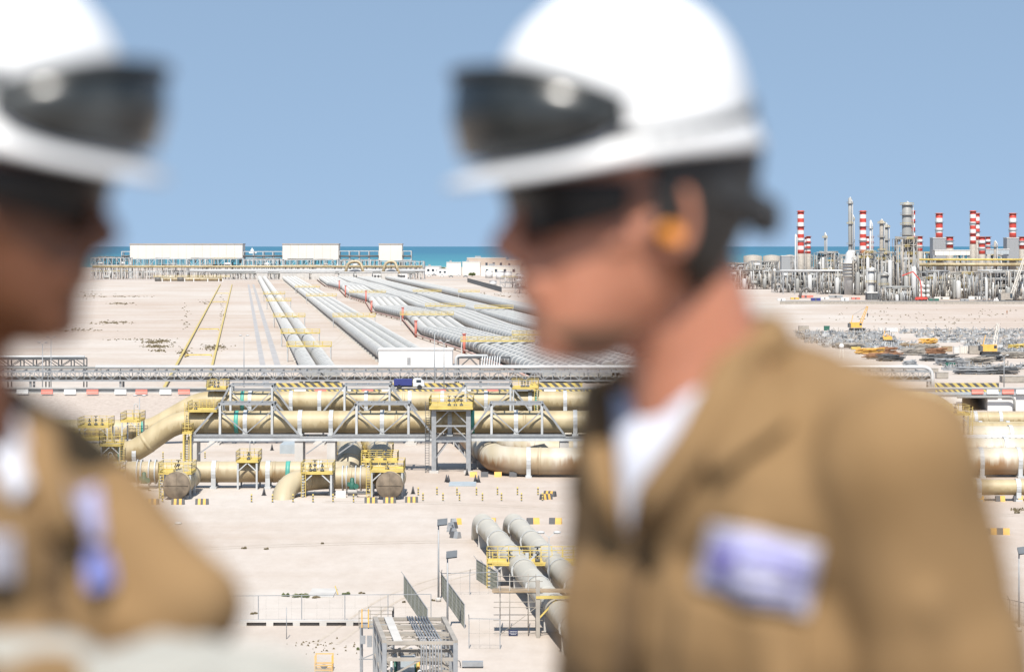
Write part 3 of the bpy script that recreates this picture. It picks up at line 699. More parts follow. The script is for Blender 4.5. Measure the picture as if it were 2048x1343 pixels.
# green motor valves
for i, (px, Y) in enumerate(((292, 297.2), (706, 290))):
    x = X_(px, Y); y = Y - 1.6; t = thing('motor_valve', 'dark green motor valve beside the %s pipe flange' % ('left' if i == 0 else 'right'), 'valve', (x, y, 0), 'dark green motor valves')
    obj('actuator', MB().lathe((x, y, .9), [(.3, 0), (.38, .1), (.38, .7), (.25, .9), (.25, 1.3), (.12, 1.4)], 14), 'green', t)
    obj('gearbox', MB().bx(x - .55, x + .25, y - .3, y + .3, 1.3, 1.75), 'green', t)
    obj('hand_wheel', MB().tube((x + .5, y - .45, 1.3), (x + .5, y - .38, 1.3), .32, 16), 'green', t)
    obj('plinth', MB().bx(x - .5, x + .6, y - .5, y + .5, 0, .9), 'concrete', t)
    obj('bypass_pipe', MB().path(fillet([(x - 2.2, y - .6, .5), (x + 1.9, y - .6, .5), (x + 1.9, y - .6, 1.4)], .3, 4), .13, 8), 'dark_pipe', t)
    obj('pipe_box', MB().bx(x - 1.9, x - .7, y - .9, y - .2, 0, .75), 'white', t)
# tower between the front trusses
t = thing('steel_tower', 'tall grey steel tower with a yellow platform between two front truss frames', 'tower', (X_(902, 320), 320, 0))
xa, xb = X_(868, 319), X_(937, 319)
for x in (xa, xb):
    for y in (318.6, 325): obj('leg', MB().bx(x - .3, x + .3, y - .25, y + .25, .3, Z_(816, 320)), 'steel', t); obj('base_plate', MB().bx(x - .6, x + .6, y - .5, y + .5, 0, .3), 'concrete', t)
zt = Z_(816, 320)
mb = MB()
for z in (zt - .2, 6.2, 4.2):
    mb.beam((xa, 318.6, z), (xb, 318.6, z), .22); mb.beam((xa, 325, z), (xb, 325, z), .22)
for z0, z1 in ((6.3, zt - .3), (4.3, 6.1), (1.6, 4.1)):
    mx = (xa + xb) / 2
    for y in (318.6, 325):
        mb.beam((xa, y, z0), (mx - .4, y, z1), .14); mb.beam((xb, y, z0), (mx + .4, y, z1), .14)
obj('bracing', mb, 'steel', t)
obj('platform_deck', MB().bx(xa - .6, xb + .6, 317.6, 326, zt, zt + .3), 'yellow', t)
mb = MB(); railing(mb, [(xa - .6, 317.6), (xb + .6, 317.6), (xb + .6, 326), (xa - .6, 326), (xa - .6, 317.6)], zt + .3, 1.2, 1.1, .035); obj('railing', mb, 'yellow', t)
for k in range(3): valve(t, xa + 2.0 + k * .8, 319.5, zt + .3, 1.3)
mb = MB()
for dx in (-.25, .25): mb.beam((xa - .9 + dx, 319, 0), (xa - .9 + dx, 319, zt + 1), .07)
q = .3
while q < zt + 1: mb.beam((xa - 1.15, 319, q), (xa - .65, 319, q), .05); q += .33
obj('ladder', mb, 'dark_steel', t)
# three sandy pipes coming from under the bridges and turning right
ups = [31.6 + 1.75, 35.6 + 1.75, 39.8 + 1.75]
for i, (u, Yt) in enumerate(zip(ups, (313.5, 330, 352))):
    pts = [(U(u, 432), 432, 2.0), (U(u, Yt), Yt, 2.0), (X_(2200, Yt), Yt, 2.0)]
    t = bigpipe('sandy pipe coming forward under the bridges and elbowing right, %s' % ('frontmost with rusty underside', 'middle one', 'rearmost')[i], pts, 1.78 if i == 0 else 1.7, 'tan3', 7, 9.0, 6, 'sandy elbow pipes', 30)
    for px in ((1057, 1190, 2036, 1960) if i == 0 else (1150, 2000 + i * 10)): saddle(t, X_(px, Yt), Yt, 2.0, 1.75, 0, 'white_steel')
    Y = Yt + 12
    while Y < 425: obj('pedestal', MB().bx(U(u, Y) - 1.7, U(u, Y) + 1.5, Y - .4, Y + .4, 0, 1.0), 'concrete', t); Y += 9
for i, (py, r) in enumerate(((842, 1.0), (823, 1.2))):
    Y = (30 - .7 - 2 * r) * F / (py - HY); t = bigpipe('tan pipe at the right edge behind the big pipes, %s' % ('nearer of two' if i == 0 else 'farther of two'), [(X_(1860, Y), Y, .7 + r), (X_(2200, Y), Y, .7 + r)], r, 'tan', every=6, group='pipes at the right edge')
    for px in (1960 - 10 * i, 2015 - 15 * i): saddle(t, X_(px, Y), Y, .7 + r, r, 0)
t = thing('drain_wall', 'low white wall with a row of round holes between the right-edge pipes', 'wall', (X_(1990, 335), 335, 0))
obj('wall', MB().bx(X_(1700, 337), X_(2200, 337), 336.6, 337.4, 0, 3.6), 'white', t)
for k in range(9): obj('drain_hole', MB().tube((X_(1972 + k * 12, 336.5), 336.59, 3.05), (X_(1972 + k * 12, 336.5), 336.45, 3.05), .2, 10), 'blackp', t)
t = bigpipe('slim tan pipe on white saddles in front of the big rusty pipe, right edge', [(X_(1300, 284), 284, 1.6), (X_(2200, 284), 284, 1.6)], .92, 'tan', every=8)
for px in (1500, 1700, 1956, 2035): saddle(t, X_(px, 284), 284, 1.6, .92, 0)
# ------------------------------------------------------------------ bollards, blocks, cones
bmb = MB(); cs = []
bol = thing('bollard', '', 'bollard', (0, 0, 0)); prof = [(.09, 0)]; mi = []
for k in range(6): prof += [(.09, (k + 1) * .16)]; mi.append(k % 2)
prof.append((.05, 1.0)); mi.append(1)
obj('post', MB().lathe((0, 0, 0), prof, 12, mi), ['blackp', 'yellow'], bol); obj('foot', MB().lathe((0, 0, 0), [(.2, 0), (.2, .04)], 12), 'concrete', bol)
rows = [('front row beside the right end cap', [846, 886, 919, 965, 1003, 1043, 1085], 1001.5), ('back row beside the right end cap', [836.5, 874, 914, 953, 995, 1035, 1076], 990),
        ('row between the two end caps', [503, 545, 586, 626, 666, 707], 1004), ('row left of the left end cap', [230, 270, 325], 1004), ('group by the left bridge pier', [326, 362, 395, 410], 917)]
first = True
for lb_, pxs, py in rows:
    for i, px in enumerate(pxs):
        p = G(px, py + random.uniform(-.5, .5)); l = 'striped bollard, %s from the left in the %s' % (ORD[i], lb_)
        if first: bol.location = p; bol['label'] = l; bol['group'] = 'yellow and black bollards'; first = False
        else: dup(bol, p, l, 'yellow and black bollards', random.uniform(0, 1))
def block(px, py, label, w_=1.5, rz=0, two=False, cols=('blackp', 'orange')):
    p = G(px, py); mb = MB(); n = 2 if two else 5
    for k in range(n):
        a = -w_ / 2 + w_ * k / n; b = a + w_ / n
        mb.add([(a, -.34, 0), (b, -.34, 0), (b, .34, 0), (a, .34, 0), (a, -.16, .65), (b, -.16, .65), (b, .16, .65), (a, .16, .65)],
               [(0, 1, 5, 4), (2, 3, 7, 6), (4, 5, 6, 7), (0, 4, 7, 3), (1, 2, 6, 5)], k % 2)
    o = obj('concrete_block', mb, list(cols), org=(0, 0, 0)); o.location = p; o.rotation_euler = (0, 0, rz); tag(o, label, 'barrier block', 'striped concrete barrier blocks')
for i, (px, py) in enumerate(((305, 1008), (356, 1008), (404, 1008))): block(px, py, 'charcoal and orange striped block, %s of three before the left end cap' % ('left', 'middle', 'right')[i])
for i, (px, py) in enumerate(((742, 1005), (779, 1005), (823, 1004))): block(px, py, 'charcoal and orange striped block, %s of three before the right end cap' % ('left', 'middle', 'right')[i])
block(558, 992, 'striped block at the foot of the elbow rising from the sand'); block(1092, 998, 'tilted striped block at the right end of the bollard rows', rz=.6); block(1100, 992, 'second tilted striped block behind the bollard rows', rz=-.5)
for i, px in enumerate((947, 969, 996, 1026)): block(px, 953, '%s block, %s from the left under the rusty pipe' % ('orange' if i % 2 == 0 else 'charcoal', ORD[i]), .95, 0, False, ('orange', 'orange') if i % 2 == 0 else ('blackp', 'blackp'))
for i, px in enumerate((979, 1025, 1066, 1111, 1912, 1980, 2006)):
    py = 1047 if px < 1200 else 1068; block(px, py, 'half black half orange block %s' % ('behind the two near pipes, %s from the left' % ORD[i] if i < 4 else 'right of the right worker, %s from the left' % ORD[i - 4]), 1.35, .15 * (i % 3 - 1), True)
for i, (px, py) in enumerate(((1958, 1002), (2000, 1002), (2036, 1002))): block(px, py, 'pale orange block before the slim tan pipe, %s from the left' % ORD[i], 1.1, 0, True)
for i, (px, py) in enumerate(((912, 1048), (905, 1056), (901, 1062), (907, 1068), (911, 1075))): block(px, py, 'toppled block, %s from the back of the heap left of the near pipes' % ORD[i], 1.1, .4 + i * .5, True, ('steel', 'blackp') if i else ('steel', 'orange'))
cone = thing('traffic_cone', '', 'traffic cone', (0, 0, 0)); obj('cone', MB().lathe((0, 0, .05), [(.24, 0), (.05, .85), (.03, .88)], 12), 'blackp', cone); obj('base', MB().bx(-.3, .3, -.3, .3, 0, .05), 'blackp', cone)
cl = [(544, 900, 'on the sand under the front bridge'), (826, 987, 'beside the right striped blocks'), (893, 963, 'at the left end of the grey ramp plate'), (897, 964, 'touching the left end of the grey ramp plate, nearer one'), (951, 963, 'at the right end of the grey ramp plate'), (957, 964, 'touching the right end of the grey ramp plate, nearer one'), (528, 990, 'near the striped block by the rising elbow'), (934, 950, 'at the foot of the rusty elbow')]
for i, (px, py, l) in enumerate(cl):
    l = 'dark weathered traffic cone ' + l; p = G(px, py)
    if i == 0: cone.location = p; cone['label'] = l; cone['group'] = 'traffic cones'
    else: dup(cone, p, l, 'traffic cones')
single('ramp_plate', MB().bx(X_(898, 303), X_(952, 303), 301, 306, .01, .12), 'sheet', 'flat grey steel ramp plate on the sand between dark cones', 'plate')
single('culvert_block', MB().bx(X_(562, 350), X_(592, 350), 348, 356, 0, 1.3), 'sheet', 'grey concrete culvert block under the front bridge', 'concrete block')

# ------------------------------------------------------------------ near pipe pair (bottom centre)
for i, u in enumerate((24.4, 27.55)):
    pts = fillet([(U(u, 247), 247.5, -1.5), (U(u, 246), 246, 1.9), (U(u, 166), 166, 1.9)], 2.2, 6); pp, rr = ringed(pts, .98, 5.2, .25, .018)
    t = thing('pipeline', 'pale near pipe on pedestals, %s of two at the bottom centre' % ('left' if i == 0 else 'right'), 'pipeline', (pts[0].x, pts[0].y, 0), 'near pale pipes'); obj('pipe', MB().path(pp, rr, 24), 'near_pipe', t)
    Y = 240
    while Y > 172:
        x = U(u, Y); obj('pedestal', MB().bx(x - .9, x + .8, Y - .3, Y + .3, 0, 1.25), 'concrete', t)
        mb = MB(); n = 16; pts_ = [Vector((x + math.sin(a) * 1.06, Y, 1.9 + math.cos(a) * 1.06)) for a in [2 * math.pi * k / n for k in range(n + 1)]]
        for a, b in zip(pts_, pts_[1:]): mb.beam(a, b, .16, .04)
        obj('strap', mb, 'white_steel', t); Y -= 10.4
platform(974, 1190, 1123, 213, 'long yellow platform across the two near pale pipes', 2.6, valves=(1019, 1075), mleg='white_steel', ladder=980)
x = X_(1054, 212); single('portal_leg', MB().bx(x - .15, x + .15, 211.5, 211.8, 0, 3.1).beam((x, 211.6, 2.2), (x - .8, 211.6, 3), .13).beam((x, 211.6, 2.2), (x + .8, 211.6, 3), .13), 'white_steel', 'white Y-shaped prop under the long near platform', 'prop')
# scaffold with dark blue sign
Ys = 187; x0, x1 = X_(1000, Ys), X_(1072, Ys); t = thing('scaffold', 'tube scaffold cage around the near pale pipe, bottom centre', 'scaffold', ((x0 + x1) / 2, Ys, 0)); mb = MB()
for x in (x0, x0 + .75, x1 - .6, x1):
    for y in (Ys - 1.2, Ys + 1.6): mb.tube((x, y, 0), (x, y, 4.4), .035, 6)
for z in (.2, 1.2, 2.2, 3.3, 4.2):
    for y in (Ys - 1.2, Ys + 1.6): mb.tube((x0 - .5, y, z), (x1 + .5, y, z), .03, 6)
    for x in (x0, x1): mb.tube((x, Ys - 1.5, z + .05), (x, Ys + 1.9, z + .05), .03, 6)
mb.tube((x0, Ys - 1.2, .1), (x1, Ys - 1.2, 2.2), .03, 6)
obj('tubes', mb, 'tan_steel', t); obj('plank', MB().bx(x0 - .6, x1 + 4, Ys - 1.3, Ys + .2, 3.35, 3.45), 'woodm', t)
sx0, sx1 = X_(1017, Ys - 1.3), X_(1035.5, Ys - 1.3); sg = obj('sign_board', MB().bx(sx0, sx1, Ys - 1.32, Ys - 1.28, Z_(1269.5, Ys - 1.3), Z_(1258.5, Ys - 1.3)), 'sign', t)
mb = MB()
for k, (zz_, frac) in enumerate(((.72, .7), (.45, .8), (.2, .5))):
    z = Z_(1269.5, Ys - 1.3) + zz_ * .42; xx = sx0 + (1 - frac) * .36
    while xx < sx1 - (1 - frac) * .36: l = random.uniform(.03, .07); mb.bx(xx, xx + l, Ys - 1.326, Ys - 1.321, z - .018, z + .018); xx += l + .02
obj('sign_lettering', mb, 'white', sg)
t = thing('steel_post', 'pale steel portal with yellow braces at the right edge of the scaffold', 'portal', (X_(1076, 185), 185, 0)); xp = X_(1076, 185)
obj('post', MB().bx(xp - .15, xp + .15, 184.8, 185.1, 0, 4.4), 'tan_steel', t); obj('beam', MB().bx(xp - .15, xp + 3, 184.75, 185.15, 3.0, 3.2).beam((xp, 185, 1.4), (xp + 1.4, 185, 2.9), .12), 'yellow', t)

# ------------------------------------------------------------------ lamp posts
def lamp(p, h, label, head='panel', r=.09, sp=1.0):
    x, y, z = p; t = thing('lamp_post', label, 'lamp post', p, 'lamp posts'); obj('pole', MB().tube((x, y, z), (x, y, z + h), r, 8, r2=r * .6), 'steel', t)
    obj('base', MB().lathe(p, [(r * 2.5, 0), (r * 2.5, .3), (r, .35)], 10), 'concrete', t)
    if head == 'panel':
        mb = MB(); mb.add([(x - .1, y - .35, z + h), (x + .75, y - .35, z + h + .1), (x + .75, y + .25, z + h + .55), (x - .1, y + .25, z + h + .45)], [(0, 1, 2, 3)]); mb.add([(x - .1, y - .3, z + h - .08), (x + .75, y - .3, z + h + .02), (x + .75, y + .3, z + h + .47), (x - .1, y + .3, z + h + .37)], [(3, 2, 1, 0)])
        mb.beam((x, y, z + h - .1), (x + .3, y, z + h + .25), .08); obj('lamp_head', mb, 'solar', t)
    else:
        for s in (-1, 1): obj('lamp_head', MB().beam((x, y, z + h - .1), (x + s * .5 * sp, y, z + h + .3), .06).ell((x + s * .7 * sp, y, z + h + .35), (.34 * sp, .2, .13), 10, 6), 'white_steel', t)
def lampat(px, pytop, pybase, label, head='twin', zb=0, **k):
    p = G(px, pybase, zb); lamp(p, Z_(pytop, p.y) - zb, label, head, **k)
lampat(877, 1049, 1202, 'tall grey lamp post with a tilted panel head left of the near pipes', 'panel', r=.09)
lampat(895, 1114, 1262, 'grey lamp post with a dark panel head behind the bottom steel frame', 'panel', r=.09)
lampat(340, 1054, 1200, 'twin-headed lamp post rising behind the left worker elbow')
lampat(1098, 1072, 1190, 'grey lamp post right of the near pipes beside the right worker', r=.07)
lampat(2038, 1106, 1262, 'slim lamp post with a square dark head at the far right edge', 'panel')
for px, a, b, l in ((488, 674, 800, 'thin tall lamp post rising left of the two-pipe line'), (102, 677, 798, 'thin lamp post near the left worker chin, right of a pair'), (85, 688, 806, 'thin lamp post near the left worker chin, left of a pair'), (869, 667, 806, 'thin tall lamp post in front of the four-pipe line, left of a pair'), (888, 685, 812, 'thin tall lamp post in front of the four-pipe line, right of a pair'), (279, 795, 880, 'short thin lamp post above the platform left of the S-bend'), (2008, 713, 778, 'thin lamp post right of the right-hand crane')):
    lampat(px, a, b, l, 'twin', r=.12, sp=1.0)

# ------------------------------------------------------------------ fences
def fence(p0, p1, h, label, sp=3.0, wire=.14, rw=.008, lean=True, m='wire', group=None):
    p0 = Vector(p0); p1 = Vector(p1); L = (p1 - p0).length; n = max(1, round(L / sp)); d = (p1 - p0).normalized(); t = thing('chain_link_fence', label, 'fence', p0, group)
    up = Vector((0, 0, 1))
    for i in range(n + 1):
        q = p0 + d * L * i / n; mb = MB().beam(q, q + up * h, .07)
        if lean: mb.beam(q + up * h, q + up * (h + .35) + d.cross(up) * .25, .05)
        obj('post', mb, 'steel', t)
    mb = MB(); k = int(L / wire)
    for i in range(k):
        q = p0 + d * (L * i / k); mb.beam(q + up * .05, q + up * h, rw * 2)
    k2 = int(h / .35) if wire < .3 else 2
    for j in range(k2 + 1): mb.beam(p0 + up * (.05 + j * (h - .05) / k2), p1 + up * (.05 + j * (h - .05) / k2), rw * 2)
    obj('wire_mesh', mb, m, t); mb = MB().beam(p0 + up * h, p1 + up * h, .05); obj('top_rail', mb, 'steel', t)
def fdir(px, pytop, pyb, px2, pyb2, label, **k):
    a = G(px, pyb); b = G(px2, pyb2); fence(a, b, Z_(pytop, a.y), label, **k)
fdir(808, 1150, 1191, 855, 1262, 'dark mesh fence running towards the viewer, left of two at the bottom centre', wire=.10, rw=.012)
fdir(883, 1146, 1190, 929, 1256, 'dark mesh fence running towards the viewer, right of two at the bottom centre', wire=.10, rw=.012)
fdir(953, 1118, 1158, 995, 1185, 'mesh fence beside the left near pipe, below the long platform', wire=.09, rw=.012)
fdir(883, 1146, 1190, 996, 1187, 'see-through fence crossing behind the right mesh fence', wire=.8, rw=.004)
fdir(430, 1191, 1245, 862, 1241, 'long see-through fence along the low concrete duct', wire=1.0, rw=.003, sp=3.2, lean=False)
fdir(938, 1236, 1296, 1000, 1297, 'see-through fence panel left of the scaffold', wire=.6, rw=.004, sp=2.4)
fdir(1980, 1190, 1235, 2100, 1262, 'fence at the bottom right corner', wire=.2, rw=.008)
# low duct
t = thing('low_duct', 'low pale concrete duct with dark gaps along the sand, bottom left', 'duct', (G(600, 1250))); p0 = G(480, 1250); p1 = G(745, 1250)
obj('duct_cover', MB().bx(p0.x, p1.x, p0.y - .25, p0.y + .35, .28, .42), 'concrete', t)
x = p0.x
mb = MB()
while x < p1.x: obj('duct_block', MB().bx(x, x + .55, p0.y - .3, p0.y + .4, 0, .28), 'concrete', t); x += 2.1
t; obj('pipe', MB().tube((p0.x, p0.y, .14), (p1.x, p0.y, .14), .1), 'dark_pipe', t)

# ------------------------------------------------------------------ steel frame with conduits, bottom centre
def near_frame():
    zt = 7.0; fl = Vector((-7.38, 140, zt)); fr = Vector((-3.27, 140, zt)); bl = Vector((-8.44, 149, zt)); br = Vector((-4.22, 149, zt)); dz = Vector((0, 0, 1))
    t = thing('pipe_gantry', 'weathered steel frame carrying a sheaf of grey conduits, bottom centre', 'pipe frame', ((fl + br) / 2 - dz * zt))
    for i in range(4):
        a = bl.lerp(fl, i / 3); b = br.lerp(fr, i / 3)
        for q in (a, b): obj('column', MB().beam(q - dz * zt, q, .26, .26), 'steel', t)
        for z in (0, -.95, -2.2, -3.6): obj('cross_beam', MB().beam(a - dz * (-z), b - dz * (-z), .16, .2), 'tan_steel', t)
        mb = MB(); mb.beam(a - dz * 2.1, a.lerp(b, .5) - dz * 1.0, .1); mb.beam(b - dz * 2.1, a.lerp(b, .5) - dz * 1.0, .1); mb.beam(a - dz * 3.5, b - dz * 2.3, .1); obj('brace', mb, 'tan_steel', t)
    for a, b in ((bl, fl), (br, fr)):
        obj('side_beam', MB().beam(a, b, .28, .3), 'tan_steel', t)
        for z in (.95, 2.2, 3.6): obj('side_beam', MB().beam(a - dz * z, b - dz * z, .14, .16), 'tan_steel', t)
    mb = MB()
    for i in range(9):
        a = bl.lerp(fl, i / 8); b = br.lerp(fr, i / 8); mb.beam(a - dz * .1, b - dz * .1, .07, .07)
        if i < 8 and i % 2 == 0: mb.beam(a - dz * .15, bl.lerp(fl, (i + 1) / 8).lerp(br.lerp(fr, (i + 1) / 8), .35) - dz * .15, .05)
    for i in range(5): mb.beam(bl.lerp(br, .62).lerp(fl.lerp(fr, .62), i / 5) - dz * .1, bl.lerp(br, .98).lerp(fl.lerp(fr, .98), (i + .9) / 5) - dz * .1, .07)
    obj('top_grid', mb, 'tan_steel', t)
    a0 = bl.lerp(br, .19); a1 = fl.lerp(fr, .19); obj('cable_tray', MB().beam(a0 + dz * .1, a1 + dz * .1, .5, .08), 'concrete', t)
    for j, s in enumerate((.50, .535, .57, .62, .66, .70, .74, .78)):
        a = bl.lerp(br, s - .03) + dz * .14; b = fl.lerp(fr, s + .02) + dz * .14 - Vector((0, .1, 0)); c = b - dz * 6.9
        obj('conduit', MB().path(fillet([a, b, c], .5, 4), .045, 8), 'steel', t)
    for j, s in enumerate((.08, .14, .27, .34, .42, .46)):
        a = fl.lerp(fr, s) + Vector((0, 1.5, -1.2)); obj('hanging_pipe', MB().path([a, a + Vector((0, 0, -5.5))], .07 + .03 * (j % 2), 8), ('white_pipe', 'green', 'orange')[j % 3], t)
    for s, m in ((.25, 'grey_pipe'), (.36, 'dark_pipe'), (.52, 'white_pipe')):
        a = bl.lerp(br, s) - dz * 1.9; b = fl.lerp(fr, s) - dz * 1.9; obj('pipe', MB().tube(a, b, .14, 10), m, t)
    obj('cabinet', MB().bx(fl.x + .9, fl.x + 1.7, 140.6, 141, 4.9, 6.1), 'sheet', t)
near_frame()
# stair platform left of it
Yq = 152; t = thing('stair_platform', 'small galvanised stair platform with yellow posts left of the bottom frame', 'platform', (X_(740, Yq), Yq, 0)); x0, x1 = X_(718, Yq), X_(785, Yq); z = 6.0
mb = MB().bx(x0, x1, Yq, Yq + 1.6, z - .1, z)
for x in (x0 + .1, (x0 + x1) / 2, x1):
    for y in (Yq, Yq + 1.6): mb.beam((x, y, 0), (x, y, z), .1)
for zz_ in (1.2, 2.6, 4): mb.beam((x0 + .1, Yq, zz_), (x1, Yq, zz_ + .8), .06); mb.beam((x0, Yq, zz_), (x1, Yq, zz_), .06)
obj('frame', mb, 'steel', t); mb = MB(); railing(mb, [(x0, Yq), (x1, Yq), (x1, Yq + 1.6), (x0 + .5, Yq + 1.6)], z, 1.05, .8, .025); obj('railing', mb, 'tan_steel', t)
for px in (724, 737): obj('yellow_post', MB().beam((X_(px, Yq), Yq - .05, z), (X_(px, Yq), Yq - .05, z + 1.15), .07), 'orange', t)
for k in range(4): obj('meter_box', MB().bx(x0 + .1 + k * .42, x0 + .4 + k * .42, Yq - .25, Yq - .05, z - 1.0 - .2 * (k % 2), z - .5), 'steel', t)
# yellow cage and grey trough
def cage():
    p = G(648, 1340); x0, x1 = p.x - .6, p.x + .6; y0, y1 = p.y - .45, p.y + .55; t = thing('yellow_cage', 'small open yellow steel cage standing on the sand, bottom left', 'cage', p); mb = MB()
    for x in (x0, x1):
        for y in (y0, y1): mb.beam((x, y, 0), (x, y, 1.15), .07)
    for z in (.12, .45):
        for a, b in (((x0, y0), (x1, y0)), ((x1, y0), (x1, y1)), ((x1, y1), (x0, y1)), ((x0, y1), (x0, y0))): mb.beam((*a, z), (*b, z), .09)
    mb.beam((x0, y1, 1.1), (x1, y1, 1.1), .06); obj('frame', mb, 'orange', t); obj('drum', MB().ell((p.x, p.y, .3), (.25, .2, .16), 10, 6), 'blackp', t)
cage()
p = G(945, 1334); t = thing('cable_trough', 'grey covered trough on the sand right of the bottom frame', 'trough', p)
obj('trough', MB().bx(p.x - .75, p.x + .75, p.y - .3, p.y + .3, .12, .45), 'steel', t); obj('pipe', MB().path(fillet([(p.x - 2.1, p.y, .5), (p.x - .9, p.y, .5), (p.x - .85, p.y, .1)], .15, 3), .04, 6), 'dark_pipe', t); obj('skid', MB().bx(p.x - .6, p.x + .7, p.y - .25, p.y + .25, 0, .12), 'dark_steel', t)
# gravel slab
p = G(645, 1186); tag(obj('gravel_pad', MB().bx(p.x - 1.1, p.x + 1.1, p.y - 2.5, p.y + 2.5, .005, .1), 'concrete'), kind='structure')
p = G(676, 1188); t = thing('goal_frame', 'thin leaning yellow stake on the sand beside the bushes', 'stake', p); obj('stake', MB().beam(p, p + Vector((-.25, 0, .75)), .08), 'yellow', t)
p = G(573, 1250 + 27); single('marker_pole', MB().tube(p, p + Vector((0, 0, 2.4)), .03, 6), 'steel', 'thin grey marker pole on the sand in front of the duct', 'pole')
# bushes
def bush(px, py, wpx, hpx, label, m='leaf', n=None, squash=1):
    p = G(px, py); k = p.y / F; w_ = wpx * k / 2; h = hpx * k * 1.0; rnd = random.Random(px); t = thing('bush', label, 'bush', p, 'low bushes on the sand'); mb = MB(); n = n or int(180 + wpx * 14)
    lobes = [(rnd.uniform(-.75, .75) * w_, rnd.uniform(-.5, .5) * w_, rnd.uniform(.45, 1)) for _ in range(max(3, int(wpx / 5)))]
    for _ in range(n):
        lx, ly, ls = rnd.choice(lobes); a = rnd.uniform(0, 6.28); q = rnd.random() ** .5 * w_ * .38; zz_ = rnd.random() ** .6 * h * ls * (1 - .5 * q / (w_ * .4))
        c = p + Vector((lx + math.cos(a) * q, ly + math.sin(a) * q, zz_)); s = rnd.uniform(.035, .09)
        d1 = Vector((rnd.uniform(-1, 1), rnd.uniform(-1, 1), rnd.uniform(-1, 1))).normalized(); d2 = d1.orthogonal().normalized(); mb.add([c - d1 * s, c - d2 * s * .5, c + d1 * s, c + d2 * s * .5], [(0, 1, 2, 3)])
    obj('foliage', mb, m, t); mb = MB()
    for lx, ly, ls in lobes: mb.beam(p, p + Vector((lx, ly, h * ls * .8)), .03)
    obj('stems', mb, 'woodm', t)
for a in ((571, 1192, 17, 9, 'small round green bush left of the wide bush'), (603, 1193, 36, 11, 'widest green bush beside the grey slab'), (635, 1195, 22, 5, 'flat dry bush in front of the grey slab'), (690, 1188, 20, 7, 'thin spreading bush right of the yellow stake'), (487, 1097, 14, 6, 'isolated tan tuft on open sand, left of a pair'), (531, 1098, 12, 4, 'isolated tan tuft on open sand, right of a pair'), (509, 1227, 17, 5, 'flat brown bush near the left worker sleeve'), (645, 1087, 7, 4, 'tiny dark tuft alone on the sand'), (720, 1299, 12, 9, 'green tuft beside the stair platform'), (807, 1204, 8, 6, 'small tuft at the foot of the left mesh fence'), (866, 1201, 8, 5, 'tiny brown tuft by the tall lamp post base'), (724, 1186, 14, 4, 'low dry tuft near the left mesh fence'), (2035, 1026, 12, 5, 'dark dry tuft on the sand at the right edge')): bush(*a, m='leaf' if 'green' in a[4] or 'thin' in a[4] else 'scrub')
# far scrub and pebbles, uncountable
mb = MB(); rnd = random.Random(4)
patches = [(313, 683, 30, 4, 150), (315, 693, 34, 3, 120), (316, 702, 14, 3, 40), (240, 607, 30, 2, 60), (228, 645, 45, 3, 90), (150, 660, 60, 3, 60), (250, 593, 60, 1, 50), (430, 695, 30, 6, 110), (368, 706, 12, 8, 90), (372, 640, 8, 30, 30), (445, 620, 6, 40, 30), (412, 605, 20, 4, 20), (262, 679, 60, 2, 30), (180, 590, 40, 6, 40), (640, 1290, 60, 14, 40), (1900, 640, 150, 12, 50), (1750, 632, 120, 14, 40), (2035, 1020, 16, 4, 30), (1990, 625, 80, 8, 20), (980, 590, 80, 6, 80)]
for px, py, wx, wy, n in patches:
    for _ in range(n):
        p = G(px + rnd.gauss(0, .5) * wx, py + rnd.gauss(0, .5) * wy); s = rnd.uniform(.15, .62) * (p.y / 900 + .05); hh = rnd.uniform(.15, .45) * min(1, p.y / 500)
        for q in range(3):
            a = rnd.uniform(0, 6.28); mb.add([p + Vector((math.cos(a) * s, math.sin(a) * s, 0)), p - Vector((math.cos(a) * s, math.sin(a) * s, 0)), p + Vector((rnd.uniform(-.3, .3) * s, 0, hh))], [(0, 1, 2)])
tag(obj('dry_scrub', mb, 'scrub'), 'thin scatter of dry brown scrub across the open sand', 'scrub', kind='stuff')

# ------------------------------------------------------------------ coast plant (far, centre-left)
def lattice(mb, x0, x1, y0, y1, z0, z1, nx, ny, nz, w_, rnd, brace=.4):
    xs = [x0 + (x1 - x0) * i / nx for i in range(nx + 1)]; ys = [y0 + (y1 - y0) * i / ny for i in range(ny + 1)]; zs = [z0 + (z1 - z0) * i / nz for i in range(nz + 1)]
    for x in xs:
        for y in ys: mb.beam((x, y, z0), (x, y, z1), w_ * 1.2)
    for z in zs[1:]:
        for y in ys: mb.beam((x0, y, z), (x1, y, z), w_)
        for x in xs: mb.beam((x, y0, z), (x, y1, z), w_)
    for y in (y0, y1):
        for i in range(nx):
            for k in range(nz):
                if rnd.random() < brace:
                    a, b = (xs[i], xs[i + 1]) if rnd.random() < .5 else (xs[i + 1], xs[i]); mb.beam((a, y, zs[k]), (b, y, zs[k + 1]), w_ * .7)
